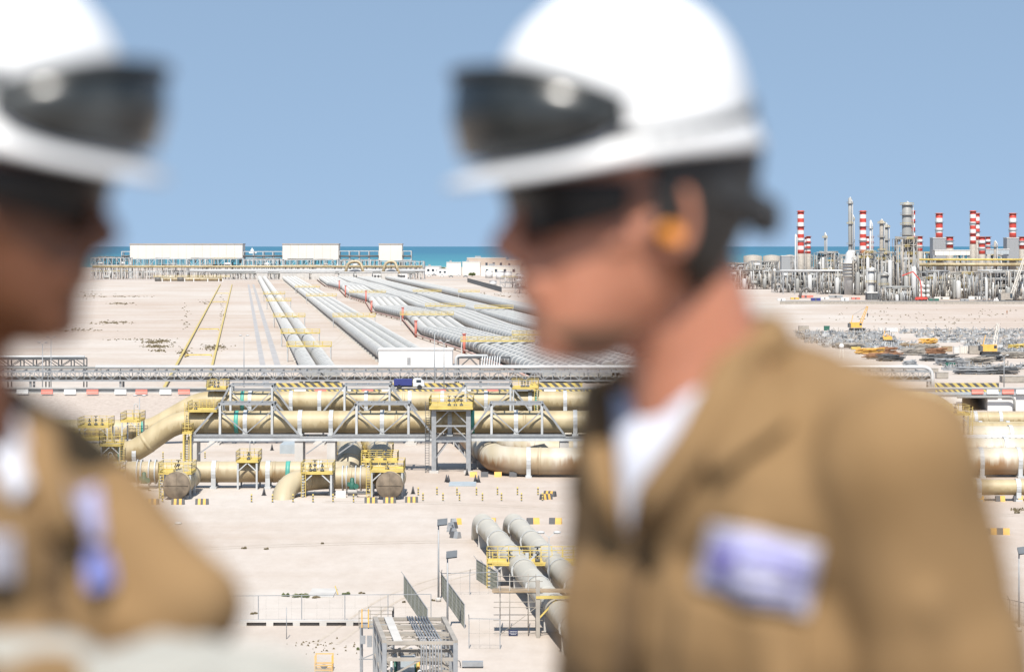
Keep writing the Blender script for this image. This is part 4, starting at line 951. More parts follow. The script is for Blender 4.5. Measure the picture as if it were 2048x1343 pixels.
def process_unit(x0, x1, y0, y1, zt, label, seed, nx=6, nz=4, mf='steel', yel=.3, drums=3, towers=2, pipes=14, group='lattice units of the plant', w_=.35, z0=0, vert=10, floor=True):
    rnd = random.Random(seed); t = thing('process_unit', label, 'process unit', ((x0 + x1) / 2, y0, z0), group)
    mb = MB(); lattice(mb, x0, x1, y0, y1, z0, zt, nx, 2, nz, w_, rnd); obj('steel_frame', mb, mf, t)
    mp = [MB(), MB(), MB()]
    for i in range(pipes):
        z = z0 + (zt - z0) * (rnd.randint(1, nz) / nz) + rnd.uniform(.3, 1.2); y = rnd.uniform(y0, y1); a = rnd.uniform(x0, x1 - (x1 - x0) * .3); b = rnd.uniform(a + (x1 - x0) * .2, x1); r = rnd.uniform(.15, .5)
        pts = [(a, y, z), (b, y, z)]
        if rnd.random() < .5: pts = [(a, y, z - rnd.uniform(2, 5)), (a, y, z), (b, y, z), (b, y, max(z0, z - rnd.uniform(2, 6)))]
        mp[rnd.randrange(3)].path(pts, r, 6)
    for i in range(vert):
        x = rnd.uniform(x0, x1); y = rnd.choice((y0 - .6, rnd.uniform(y0, y1))); za = rnd.uniform(z0, z0 + (zt - z0) * .5); mp[rnd.randrange(3)].path([(x, y, za), (x, y, rnd.uniform(za + 2, zt + 1))], rnd.uniform(.12, .4), 6)
    for k, m in enumerate(('grey_pipe', 'tan_steel', 'white_pipe' if seed < 100 or seed % 3 == 0 else 'steel')):
        if mp[k].v: obj('pipework', mp[k], m, t)
    if floor:
        for k in range(1, nz + 1):
            a = rnd.uniform(x0, (x0 + x1) / 2); b = rnd.uniform((x0 + x1) / 2, x1); z = z0 + (zt - z0) * k / nz
            obj('floor_grating', MB().bx(a, b, y0 + .3, y1 - .3, z + .05, z + .2), 'dark_steel' if k % 2 else 'tan_steel', t)
            if rnd.random() < yel:
                mb = MB(); railing(mb, [(a, y0 - .1), (b, y0 - .1)], z, 1.2, 2.5, .07); obj('railing', mb, 'yellow', t)
    for i in range(drums):
        x = rnd.uniform(x0 + 3, max(x0 + 3.1, x1 - 6)); z = z0 + (zt - z0) * rnd.randint(0, nz - 1) / nz + 1.6; r = rnd.uniform(.8, 1.4); L = rnd.uniform(3, 6); y = y0 + rnd.uniform(.2, 2)
        obj('vessel', MB().path([(x, y, z), (x + .3, y, z), (x + .8, y, z), (x + L - .8, y, z), (x + L - .3, y, z), (x + L, y, z)], [r * .2, r * .75, r, r, r * .75, r * .2], 12), ('white_pipe', 'grey_pipe', 'tan_steel')[i % 3], t)
    for i in range(towers):
        x = rnd.uniform(x0 + 2, x1 - 2); r = rnd.uniform(.8, 1.5); h = (zt - z0) * rnd.uniform(.4, .9); y = y0 - 1.5
        obj('vessel', MB().lathe((x, y, z0), [(r * .8, 0), (r * .8, 1), (r, 1.3), (r, h - 1), (r * .7, h - .3), (r * .2, h)], 14), ('grey_pipe', 'white_pipe')[i % 2], t)
    return t
CYY = 2200.0
def hall(pa, pb, pt, pbm, Y, label, d=22, m='cream', trim=True):
    x0, x1, zt, zb = X_(pa, Y), X_(pb, Y), Z_(pt, Y), Z_(pbm, Y); t = thing('process_hall', label, 'building', ((x0 + x1) / 2, Y, 0), 'cream halls of the coast plant')
    mb = MB().bx(x0, x1, Y, Y + d, zb, zt); obj('wall', mb, m, t)
    mb = MB(); n = max(2, int((x1 - x0) / 7))
    for i in range(n + 1): x = x0 + (x1 - x0) * i / n; mb.bx(x - .07, x + .07, Y - .12, Y - .003, zb, zt)
    obj('panel_joints', mb, 'beige', t)
    obj('roof_edge', MB().bx(x0 - .4, x1 + .4, Y - .5, Y + d + .5, zt, zt + .7), 'beige', t)
    for i in range(max(2, int((x1 - x0) / 12)) + 1):
        for y in (Y + 1, Y + d - 1): x = x0 + 1 + (x1 - x0 - 2) * i / max(2, int((x1 - x0) / 12)); obj('column', MB().bx(x - .4, x + .4, y - .4, y + .4, 0, zb), 'concrete', t)
hall(260, 485, 488.5, 517, CYY, 'longest cream hall on columns above the coast pipework, leftmost of three')
hall(565, 677, 488.5, 519, CYY, 'middle cream hall above the coast pipework')
hall(758, 804, 488.5, 521, CYY, 'smallest cream hall above the coast pipework, rightmost of three')
seg = [(182, 258, 516, 'left of the longest hall'), (262, 372, 518, 'under the left half of the longest hall'), (374, 486, 518, 'under the right half of the longest hall'), (488, 564, 519, 'between the longest and middle halls'), (568, 676, 520, 'under the middle hall'), (680, 757, 521, 'between the middle and smallest halls'), (760, 848, 523, 'under and right of the smallest hall')]
for i, (a, b, pt, l) in enumerate(seg):
    process_unit(X_(a, 2150), X_(b, 2150), 2150, 2170, Z_(pt, 2150), 'pale lattice of pipes and frames ' + l, 40 + i, nx=9, nz=3, mf='white_steel', yel=.25, drums=4, towers=1, pipes=26, w_=.45, vert=18, group='coast plant pipe lattices', floor=(i % 2 == 0))
# high open frames against the sea
for a, b, pt, l in ((242, 259, 503, 'left of the longest hall'), (486, 564, 503, 'between the longest and middle halls'), (678, 757, 502, 'between the middle and smallest halls'), (805, 822, 502, 'right of the smallest hall')):
    t = thing('open_frame', 'tall open white steel frame against the sea ' + l, 'steel frame', (X_((a + b) / 2, CYY), CYY, 0), 'open frames against the sea'); mb = MB(); x0, x1 = X_(a, CYY), X_(b, CYY)
    lattice(mb, x0, x1, CYY + 4, CYY + 16, 0, Z_(pt, CYY), max(1, int((b - a) / 19)), 1, 3, .7, random.Random(a), 0); obj('steel_frame', mb, 'white_steel', t)
    obj('pipe', MB().tube((x0, CYY + 3, Z_(512, CYY)), (x1, CYY + 3, Z_(512, CYY)), .8, 8), 'dark_pipe', t)
# long pipes along the coast
for i, (a, b, pz, r, m, yy, l) in enumerate(((185, 845, 533, 1.1, 'tan', 2135, 'upper long tan pipe in front of the coast lattices'), (380, 850, 541, 1.3, 'white_pipe', 2128, 'lower long white pipe in front of the coast lattices'), (420, 830, 545.5, .9, 'grey_pipe', 2122, 'lowest long grey pipe in front of the coast lattices'))):
    t = thing('pipeline', l, 'pipeline', (X_(a, yy), yy, 0), 'long pipes along the coast'); z = Z_(pz, yy); obj('pipe', MB().tube((X_(a, yy), yy, z), (X_(b, yy), yy, z), r, 10), m, t)
    mb = MB(); x = X_(a, yy) + 4
    while x < X_(b, yy): obj('pipe_support', MB().bx(x - .4, x + .4, yy - .6, yy + .6, 0, z - r), 'concrete', t); x += 11
Yt = 1985; t = thing('pipeline', 'stained tan pipe on short white legs at the top of the yellow rails', 'pipeline', (X_(360, Yt), Yt, 0)); z = Z_(558, Yt)
obj('pipe', MB().tube((X_(310, Yt), Yt, z), (X_(446, Yt), Yt, z), 1.6, 14), 'tan2', t); obj('pipe', MB().tube((X_(310, Yt), Yt - .02, z), (X_(322, Yt), Yt - .02, z), 1.75, 14), 'dark_pipe', t); obj('pipe', MB().tube((X_(355, Yt), Yt - .02, z), (X_(368, Yt), Yt - .02, z), 1.75, 14), 'dark_pipe', t)
for px in (325, 342, 370, 388, 416, 438, 446): obj('leg', MB().bx(X_(px, Yt) - .35, X_(px, Yt) + .35, Yt - 1.8, Yt - 1.6, 0, z + .6), 'white', t)
mb = MB(); railing(mb, [(X_(308, Yt), Yt - 1.6), (X_(460, Yt), Yt - 1.6)], z + 1.7, 1.4, 4, .09); obj('railing', mb, 'yellow', t)
for i, (a, b) in enumerate(((640, 668), (690, 722), (740, 772), (790, 815))):
    Yq = 2080; t = thing('culvert_row', 'dark-mouthed pipe openings at the far end of the bundles, %s from the left' % ORD[i], 'culvert', (X_(a, Yq), Yq, 0), 'dark culvert openings')
    obj('wall', MB().bx(X_(a, Yq), X_(b, Yq), Yq - 1.2, Yq - .5, 0, 5.4), 'white', t)
    for k in range(4): x = X_(a + 4 + k * (b - a - 6) / 4, Yq); obj('opening', MB().tube((x, Yq - 1.22, 3.2), (x, Yq - 1.18, 3.2), 1.2, 14), 'blackp', t)
# curved brown pipes near the middle
for i, (a, b) in enumerate(((690, 720), (765, 790))):
    Yq = 2120; t = thing('bent_pipe', 'brown bent pipe arching in front of the coast plant, %s' % ('left one' if i == 0 else 'right one'), 'pipe', (X_(a, Yq), Yq, 0)); obj('pipe', MB().path(fillet([(X_(a, Yq), Yq, 4), (X_(a + 6, Yq), Yq, Z_(524, Yq)), (X_(b, Yq), Yq, Z_(522, Yq)), (X_(b + 12, Yq), Yq - 5, 0)], 6, 5), 1.3, 10), 'tan2', t)
for i, (px, pz, l) in enumerate(((506, 497, 'white ship on the horizon right of the longest hall'),)):
    Yq = 9000; x = X_(px, Yq); t = thing('ship', l, 'ship', (x, Yq, -1.2)); mb = MB()
    hull = [(-16, 4), (-13, -2), (12, -2), (17, 5)]; mb.add([(x + a, Yq + s * 5, b + 1) for s in (-1, 1) for a, b in hull], [(0, 1, 2, 3), (7, 6, 5, 4), (0, 3, 7, 4), (0, 4, 5, 1), (1, 5, 6, 2), (2, 6, 7, 3)]); obj('hull', mb, 'white', t)
    obj('superstructure', MB().bx(x - 9, x + 3, Yq - 3, Yq + 3, 5, 14).bx(x - 6, x + 0, Yq - 2, Yq + 2, 14, 19), 'white', t); obj('mast', MB().beam((x - 3, Yq, 19), (x - 3, Yq, 27), .6), 'steel', t)
# white and beige buildings right of the coast plant
def house(pa, pb, pt, pbase, label, m='white', d=None, win=0, par=True, cat='building', name='flat_roof_building'):
    Y = GY(pbase); x0, x1, zt = X_(pa, Y), X_(pb, Y), Z_(pt, Y); d = d or (x1 - x0) * .8; t = thing(name, label, cat, ((x0 + x1) / 2, Y, 0), 'flat-roofed buildings near the coast'); obj('wall', MB().bx(x0, x1, Y, Y + d, 0, zt), m, t)
    obj('roof', MB().bx(x0 - .3, x1 + .3, Y - .3, Y + d + .3, zt, zt + .5), 'roofw', t)
    for i in range(win):
        x = x0 + (x1 - x0) * (i + .7) / (win + .4); w2 = min(1.2, (x1 - x0) / (win + 1) * .3); obj('window', MB().bx(x - w2, x + w2, Y - .05, Y - .003, zt * .4, zt * .7), 'glass', t)
    if par: obj('roof_unit', MB().bx(x0 + (x1 - x0) * .2, x0 + (x1 - x0) * .35, Y + d * .3, Y + d * .5, zt + .5, zt + 2.2), 'steel', t)
house(850, 882, 533, 549, 'small white building at the shore, left of the twin cream blocks', 'white', win=3)
house(874, 896, 538, 551, 'low white hut in front of the shore building', 'white', win=2)
house(893, 922, 525, 550, 'left cream block of the twin blocks by the shore', 'cream', win=0)
house(925, 960, 524, 550, 'right cream block of the twin blocks by the shore', 'cream', win=0)
house(934, 1012, 516, 546, 'long beige building behind the twin cream blocks', 'beige', win=5)
house(962, 1040, 532, 552, 'low pale building with storage tanks in front', 'cream', win=4)
house(1000, 1090, 520, 540, 'beige building hidden partly by the right worker face', 'beige', win=3)
for i, (px, py, w_, h) in enumerate(((978, 556, 15, 16), (1000, 558, 17, 17), (1016, 556, 15, 14), (986, 570, 14, 9), (1040, 560, 16, 14))):
    Y = GY(py); x = X_(px, Y); r = w_ / 2 * Y / F; hh = h * Y / F; t = thing('storage_tank', 'white round storage tank near the twin blocks, %s from the left' % ORD[i], 'storage tank', (x, Y, 0), 'white tanks near the shore'); obj('shell', MB().lathe((x, Y, 0), [(r, 0), (r, hh * .85), (r * .5, hh * .97), (r * .05, hh)], 20), 'white', t); obj('top_rail', MB().lathe((x, Y, hh * .85), [(r + .25, 0), (r + .25, .3), (r - .1, .3)], 20), 'steel', t)
def car(px, py, label, m='white', w_=5):
    p = G(px, py); x, y, z = p; t = thing('parked_car', label, 'car', p, 'vehicles on the far service road'); pr = [(-2.4, .4), (-2.3, 1.1), (-1.6, 1.2), (-1.0, 1.9), (1.0, 1.9), (1.5, 1.2), (2.3, 1.0), (2.4, .4)]; n = len(pr); mb = MB()
    mb.add([(x + a, y + s * .9, b) for s in (-1, 1) for a, b in pr], [tuple(range(n)), tuple(range(2 * n - 1, n - 1, -1))] + [(i, (i + 1) % n, (i + 1) % n + n, i + n) for i in range(n)]); obj('body', mb, m, t); obj('window', MB().bx(x - .9, x + 1, y - .93, y - .903, 1.25, 1.75), 'glass', t)
    for dx in (-1.5, 1.5): obj('wheel', MB().tube((x + dx, y - .95, .4), (x + dx, y + .95, .4), .4, 12), 'black', t)
for i, (px, py) in enumerate(((858, 553), (868, 551), (884, 553), (902, 554), (917, 552), (931, 554))): car(px, py, 'small %s car on the far service road, %s from the left' % (('white', 'grey')[i % 2], ORD[i]), ('white', 'steel')[i % 2])
p0, p1 = G(935, 564), G(1003, 584); t = thing('dark_fence', 'dark solid fence slanting down right of the outermost pipe line', 'fence', p0); d = (p1 - p0); mb = MB(); mb.beam(p0 + Vector((0, 0, 1.6)), p1 + Vector((0, 0, 1.6)), .3, 3.2); obj('fence_panel', mb, 'dark_steel', t); obj('top_rail', MB().beam(p0 + Vector((0, 0, 3.3)), p1 + Vector((0, 0, 3.3)), .4, .2), 'tan_steel', t)
process_unit(X_(1000, 1700), X_(1050, 1700), 1700, 1715, 7, 'low grey pipework beside the dark slanting fence', 77, nx=5, nz=2, drums=2, towers=0, pipes=10, w_=.25)
process_unit(X_(1030, 1500), X_(1090, 1500), 1500, 1512, 6, 'low pipework partly behind the right worker chin', 78, nx=5, nz=2, drums=2, towers=0, pipes=10, w_=.25)
# trees by the shore
def shoretree(px, py, w_, h, label):
    p = G(px, py); k = p.y / F; W = w_ * k / 2; Hh = h * k; rnd = random.Random(px); t = thing('tree', label, 'tree', p, 'dark trees by the shore'); obj('trunk', MB().path([p, p + Vector((.2, 0, Hh * .35)), p + Vector((0, 0, Hh * .7))], [.35, .25, .12], 8), 'woodm', t)
    mb = MB()
    for _ in range(500):
        a = rnd.uniform(0, 6.28); b = rnd.uniform(-.6, 1); q = rnd.random() ** .4; c = p + Vector((math.cos(a) * q * W * math.sqrt(max(0, 1 - b * b * .8)), math.sin(a) * q * W * .8, Hh * (.55 + .42 * b * q))); s = rnd.uniform(.4, .9)
        d1 = Vector((rnd.uniform(-1, 1), rnd.uniform(-1, 1), rnd.uniform(-1, 1))).normalized(); d2 = d1.orthogonal(); mb.add([c - d1 * s, c - d2 * s * .6, c + d1 * s, c + d2 * s * .6], [(0, 1, 2, 3)])
    obj('crown', mb, 'leaf', t)
for i, (px, w_, h) in enumerate(((868, 9, 11), (877, 11, 13), (886, 12, 12), (944, 14, 8))): shoretree(px, 546 if i < 3 else 553, w_, h, 'dark green tree by the shore, %s from the left' % ORD[i])

# ------------------------------------------------------------------ refinery on the right
def stack(px, pt, pb, wpx, Y, label, bands=6, top='red', base=True, ladder=True):
    x = X_(px, Y); r = wpx / 2 * Y / F; zt, zb = Z_(pt, Y), Z_(pb, Y); t = thing('chimney_stack', label, 'chimney', (x, Y, 0), 'red and white banded chimneys')
    n = bands * 2 - 1; prof = [(r, zb)]; mi = []
    for k in range(n): prof.append((r, zb + (zt - zb) * (k + 1) / n)); mi.append(1 if k % 2 == 0 else 0)
    prof += [(r * .8, zt), (r * .8, zt - 1)]; mi += [1, 1]
    obj('shaft', MB().lathe((x, Y, 0), prof, 20, mi), ['white', 'red'], t)
    obj('base_shaft', MB().lathe((x, Y, 0), [(r * 1.05, 0), (r * 1.05, zb)], 16), 'tan_steel', t)
    for f in (.97, .62, .3):
        z = zb + (zt - zb) * f; obj('ring_platform', MB().lathe((x, Y, z), [(r + .1, 0), (r + .9, 0), (r + .9, .25), (r + .1, .25)], 16), 'rust' if f > .9 else 'dark_steel', t)
    mb = MB(); mb.beam((x - r - .3, Y - .2, 0), (x - r - .3, Y - .2, zt - 2), .25); obj('ladder', mb, 'steel', t)
sts = [(1601.5, 421, 507, 13, 1750, 'tall slim banded chimney, leftmost', 6), (1617, 472, 507, 9, 1760, 'short banded chimney right of the leftmost tall one', 4), (1611.5, 474, 507, 4.5, 1800, 'thin banded chimney half behind the leftmost tall one', 4),
       (1726, 421, 507, 13, 1750, 'tall slim banded chimney right of the white flare column', 6), (1735.5, 472, 507, 6, 1770, 'short banded chimney just right of the second tall slim one', 4), (1744.5, 472, 507, 5, 1790, 'short banded chimney behind the thin grey vent', 4),
       (1826.5, 421, 480, 8, 1780, 'slim banded chimney half hidden by the big lattice column', 4), (1838.6, 472, 502, 13, 1700, 'short banded chimney right of the big lattice column', 3),
       (1878.5, 426, 475, 14, 1850, 'wide banded chimney on a boxy base right of the big column', 3), (1899.5, 473, 496, 14, 1800, 'short wide banded chimney right of the boxy base', 2),
       (1946, 421, 488, 12, 1750, 'tall slim banded chimney, left of the close pair', 5), (1955, 426, 480, 9, 1790, 'tall banded chimney, right of the close pair', 4), (1964, 473, 508, 13, 1690, 'short banded chimney below the close pair', 3), (1976, 473, 500, 10, 1740, 'short banded chimney right of the close pair', 3),
       (2025.6, 426, 475, 14, 1850, 'wide banded chimney on a boxy base at the right edge', 3), (2044, 473, 498, 11, 1800, 'short banded chimney cut by the right edge', 2)]
for px, pt, pb, w_, Y, l, b in sts: stack(px, pt, pb, w_, Y, 'red and white ' + l, b)
def column(px, pt, wpx, Y, label, m='grey_pipe', pbm=None, plats=5, r2=None, name='process_column'):
    x = X_(px, Y); r = wpx / 2 * Y / F; zt = Z_(pt, Y); t = thing(name, label, 'process column', (x, Y, 0)); r2 = r2 or r
    obj('shell', MB().lathe((x, Y, 0), [(r * 1.1, 0), (r * 1.1, 2), (r, 3), (r, zt * .55), (r2, zt * .6), (r2, zt - r2 * .5), (r2 * .6, zt - r2 * .1), (r2 * .1, zt)], 20), m, t)
    for k in range(plats):
        z = zt * (k + 1.4) / (plats + .7); obj('ring_platform', MB().lathe((x, Y, z), [(r + .1, 0), (r + 1.0, 0), (r + 1.0, .2), (r + .1, .2)], 16), 'tan_steel', t)
        mb = MB(); n = 12
        for i in range(n):
            a, b = 2 * math.pi * i / n, 2 * math.pi * (i + 1) / n; A = Vector((x + (r + 1) * math.cos(a), Y + (r + 1) * math.sin(a), z + 1.2)); B = Vector((x + (r + 1) * math.cos(b), Y + (r + 1) * math.sin(b), z + 1.2)); mb.beam(A, B, .12); mb.beam(A - Vector((0, 0, 1)), A, .1)
        obj('railing', mb, 'steel' if k % 2 else 'yellow', t)
    obj('side_pipe', MB().path([(x + r + .5, Y - .5, 1), (x + r + .5, Y - .5, zt * .95), (x, Y - .2, zt + .4)], .35, 8), 'white_pipe', t); return t
column(1700, 395, 6.5, 1500, 'tallest slender white column with a ringed top', 'grey_pipe', plats=4, r2=1.1)
column(1704, 427, 5, 1505, 'shorter grey column attached right of the tallest white one', 'grey_pipe', plats=3)
column(1741, 441, 4, 1520, 'thin pale vent column between short chimneys', 'white_pipe', plats=2)
column(1591, 469, 3, 1600, 'very thin pale vent left of the leftmost chimney', 'white_pipe', plats=0)
column(1650, 466, 3.4, 1500, 'thin grey vent on a bulky base', 'grey_pipe', plats=3)
column(1763, 439, 8, 1400, 'grey column of the pair, left one, reddish at its side', 'tan_steel', plats=5)
column(1772, 447, 9, 1402, 'grey column of the pair, right one with white side pipe', 'grey_pipe', plats=5)
column(1814, 404, 20, 1345, 'largest ringed grey column wrapped in platforms', 'grey_pipe', plats=9)
column(1990, 482, 5, 1500, 'slim tan vent between banded chimneys on the right', 'tan_steel', plats=2)
column(1768, 545, 14, 1336, 'squat grey column with dome behind the red crane arm base, left', 'grey_pipe', plats=2); column(1742, 535, 13, 1345, 'squat pale vessel left of the column pair', 'white_pipe', plats=2)
column(1898, 547, 17, 1370, 'round pale vessel under the long pipe deck, left of two', 'cream', plats=1); column(1921, 548, 15, 1372, 'round pale vessel under the long pipe deck, right of two', 'cream', plats=1)
Yb = 1460; t = thing('flare_base', 'wide tiered grey drum under the tallest white column', 'process vessel', (X_(1702, Yb), Yb, 0)); x = X_(1702, Yb); obj('drum', MB().lathe((x, Yb, 0), [(4, 0), (4.2, 10), (5, 11), (5, 19), (3.4, 22), (3.2, 25), (1.6, 27)], 20), 'white_pipe', t)
for z in (11, 13, 15, 17, 18.6): obj('ring', MB().lathe((x, Yb, z), [(5.2, 0), (5.8, 0), (5.8, .5), (5.2, .5)], 20), 'tan_steel', t)
# lattice units: (px0, px1, top row, base row, yellow, label)
ru = [(1445, 1500, 528, 560, .1, 'behind the right worker nape'), (1500, 1560, 524, 556, .1, 'between the beige tanks and the white shed'), (1446, 1548, 543, 578, .15, 'long low one in front of the white shed'), (1548, 1640, 544, 585, .2, 'long low one below the leftmost chimney'),
      (1585, 1625, 512, 566, .2, 'right below the leftmost chimney'), (1628, 1678, 506, 572, .3, 'around the thin grey vent'), (1640, 1706, 545, 588, .3, 'low one before the flare base'), (1676, 1724, 512, 575, .3, 'around the flare base'),
      (1706, 1756, 505, 590, .5, 'left of the column pair'), (1750, 1792, 508, 594, .3, 'around the column pair'), (1793, 1838, 478, 601, .9, 'tall yellow one round the largest column'), (1836, 1892, 506, 560, .8, 'right of the largest column'),
      (1890, 1948, 508, 562, .7, 'upper deck behind the two round vessels'), (1946, 2000, 510, 564, .8, 'upper deck below the close chimney pair'), (2000, 2070, 512, 568, .7, 'upper deck at the right edge'),
      (1834, 1900, 545, 596, .3, 'lower row with small white balls'), (1900, 1965, 548, 598, .4, 'lower row under the two round vessels'), (1962, 2060, 545, 602, .3, 'dusty lower row at the right edge'), (1764, 1830, 578, 606, .1, 'dark low scaffolded one under the columns')]
for i, (a, b, pt, pb, ye, l) in enumerate(ru):
    Y = GY(pb); Y = min(Y, 2300); x0, x1 = X_(a, Y), X_(b, Y)
    process_unit(x0, x1, Y, Y + 14, Z_(pt, Y), 'refinery lattice unit, ' + l, 100 + i, nx=max(4, int((x1 - x0) / 2.6)), nz=4 if pb - pt < 60 else 8, mf=('tan_steel', 'steel', 'tan_steel', 'steel')[i % 4], yel=ye, drums=6, towers=2, pipes=90, vert=110, w_=.2, group='refinery lattice units')
# long decks, roofs, white/beige blocks
def blk(a, b, pt, pb, label, m, d=10, Y=None, name='plant_building', cat='building', win=0):
    Y = Y or GY(pb); t = thing(name, label, cat, (X_((a + b) / 2, Y), Y, 0)); z0 = max(0, Z_(pb, Y)); obj('wall', MB().bx(X_(a, Y), X_(b, Y), Y, Y + d, z0, Z_(pt, Y)), m, t); obj('roof', MB().bx(X_(a, Y) - .3, X_(b, Y) + .3, Y - .3, Y + d + .3, Z_(pt, Y), Z_(pt, Y) + .5), 'roofw', t)
    mb = MB(); x = X_(a, Y) + 2
    while x < X_(b, Y) - 1: mb.bx(x, x + .15, Y - .08, Y - .003, z0, Z_(pt, Y)); x += 4
    obj('wall_joints', mb, 'steel', t)
    if z0 > .5:
        for x in (X_(a, Y) + .5, X_(b, Y) - .5): obj('column', MB().bx(x - .4, x + .4, Y + 1, Y + 2, 0, z0), 'steel', t)
blk(1496, 1545, 530, 541, 'white shed with a flat top, in the refinery left part', 'white', 12); blk(1444, 1500, 537, 545, 'long low white wall-like shed behind the right worker nape', 'white', 8)
blk(1563, 1600, 512, 545, 'dark grey block below the thin pale vent', 'steel', 10, 2000); blk(1475, 1515, 552, 567, 'brown shed with two white doors near the right worker collar', 'beige', 8)
blk(1866, 1892, 476, 520, 'boxy grey furnace base under the wide banded chimney', 'steel', 14, 1840); blk(2014, 2040, 476, 520, 'boxy grey furnace base under the right-edge banded chimney', 'steel', 14, 1840)
blk(1870, 1940, 501, 510, 'long pale flat roof right of the boxy furnace base', 'cream', 12, 1700); blk(1972, 2018, 499, 508, 'blue-grey flat roof left of the right-edge furnace', 'sheet', 12, 1700)
blk(1655, 1710, 575, 588, 'dark louvred low block in front of the refinery', 'dark_steel', 6); blk(1735, 1822, 586, 600, 'dark grey scaffold-clad block at the foot of the columns', 'dark_steel', 8)
for i, (a, b) in enumerate(((1487, 1524), (1526, 1560), (1567, 1592))):
    Y = 2350 if i < 2 else 2100; x = X_((a + b) / 2, Y); r = (b - a) / 2 * Y / F; z = Z_(512, Y); t = thing('storage_tank', 'wide low beige storage tank behind the refinery left part, %s' % ORD[i], 'storage tank', (x, Y, 0), 'wide beige tanks'); obj('shell', MB().lathe((x, Y, 0), [(r, 0), (r, z), (r * .5, z + 1), (.1, z + 1.4)], 28), 'tan_steel', t)
for i, (a, b, pz) in enumerate(((1838, 2070, 529), (1838, 2070, 519), (1560, 1800, 541))):
    Y = 1375 if i < 2 else 1480; t = thing('pipeline', 'long %s along the refinery front' % ('tan pipe deck edge', 'yellowish upper pipe', 'white pipe run')[i], 'pipeline', (X_(a, Y), Y, 0)); z = Z_(pz, Y); obj('pipe', MB().tube((X_(a, Y), Y, z), (X_(b, Y), Y, z), (1.0, .6, .6)[i], 10), ('tan', 'yellow', 'white_pipe')[i], t); mb = MB(); x = X_(a, Y) + 2
    while x < X_(b, Y): obj('pipe_support', MB().bx(x - .2, x + .2, Y - .3, Y + .3, 0, z - .3), 'steel', t); x += 7
for i in range(9): 
    Y = 1338; x = X_(1838 + (i % 3) * 9, Y); z = 2 + (i // 3) * 2.6; single('ball_tank', MB().ell((x, Y, z), (1.1, 1.1, 1.1), 14, 10).beam((x, Y, 0), (x, Y, z), .25), 'white_pipe', 'white ball vessel right of the red arm, %s row up, %s along' % (ORD[i // 3], ORD[i % 3]), 'vessel', 'small white ball vessels')
# site wall and clutter at the refinery foot
t = thing('site_wall', 'long low grey site wall along the refinery foot', 'wall', (X_(1800, 1230), 1230, 0)); obj('wall', MB().bx(X_(1560, 1230), X_(2100, 1230), 1230, 1230.4, 0, 1.5), 'tan_steel', t); obj('coping', MB().bx(X_(1560, 1230), X_(2100, 1230), 1229.9, 1230.5, 1.5, 1.7), 'steel', t)
for i, (px, m) in enumerate(((1563, 'white'), (1590, 'orange'), (1612, 'redfade'), (1632, 'blue'), (1650, 'white'), (1672, 'steel'), (1690, 'white'), (1712, 'redfade'), (1760, 'sheet'), (1790, 'sheet'), (1832, 'white'), (1850, 'redfade'), (1868, 'green'), (1884, 'cream'), (1905, 'white'), (1930, 'steel'), (1952, 'white'), (1975, 'sheet'), (2000, 'white'), (2030, 'sheet'))):
    p = G(px, 602 - (i % 3) * 3); wd = random.uniform(1.8, 4.2); hh = random.uniform(1.0, 1.9); t = thing('site_container', '%s site container at the refinery foot, %s from the left' % ({'white': 'white', 'orange': 'orange', 'redfade': 'red', 'blue': 'navy', 'steel': 'grey', 'sheet': 'pale blue-grey', 'green': 'green', 'cream': 'cream'}[m], ordw(i)), 'container', p, 'containers at the refinery foot')
    obj('body', MB().bx(p.x - wd, p.x + wd, p.y, p.y + 2.4, .2, hh), m, t); obj('roof', MB().bx(p.x - wd - .05, p.x + wd + .05, p.y - .05, p.y + 2.45, hh, hh + .12), 'roofw', t); obj('door', MB().bx(p.x - wd * .2, p.x + wd * .1, p.y - .03, p.y, .3, hh * .85), 'dark_steel', t)
# dark bent pipe and red pump arm
p = G(1600, 596); t = thing('bent_hose', 'dark ribbed bent duct rising at the refinery left foot', 'duct', p); obj('duct', MB().path(fillet([p, p + Vector((.5, 0, 4)), p + Vector((4, 0, 6)), p + Vector((6, 0, 3.5))], 3, 6), .8, 10), 'dark_pipe', t)
p = G(1843, 602); k = p.y / F; t = thing('pump_arm', 'folded red concrete pump arm in front of the largest column', 'concrete pump', p)
pts = [p, P(1842, 572, p.y), P(1840, 560, p.y), P(1826, 543, p.y), P(1804, 551, p.y)]
for a, b in zip(pts, pts[1:]): obj('arm', MB().beam(a, b, .55, .55), 'red', t)
obj('truck_body', MB().bx(p.x - 4, p.x + 3, p.y - 1.2, p.y + 1.2, .8, 2.2), 'red', t); obj('cab', MB().bx(p.x - 6, p.x - 4.1, p.y - 1.2, p.y + 1.2, .8, 3), 'white', t)
for dx in (-5, -1, 1, 2.4): obj('wheel', MB().tube((p.x + dx, p.y - 1.25, .55), (p.x + dx, p.y + 1.25, .55), .55, 12), 'black', t)
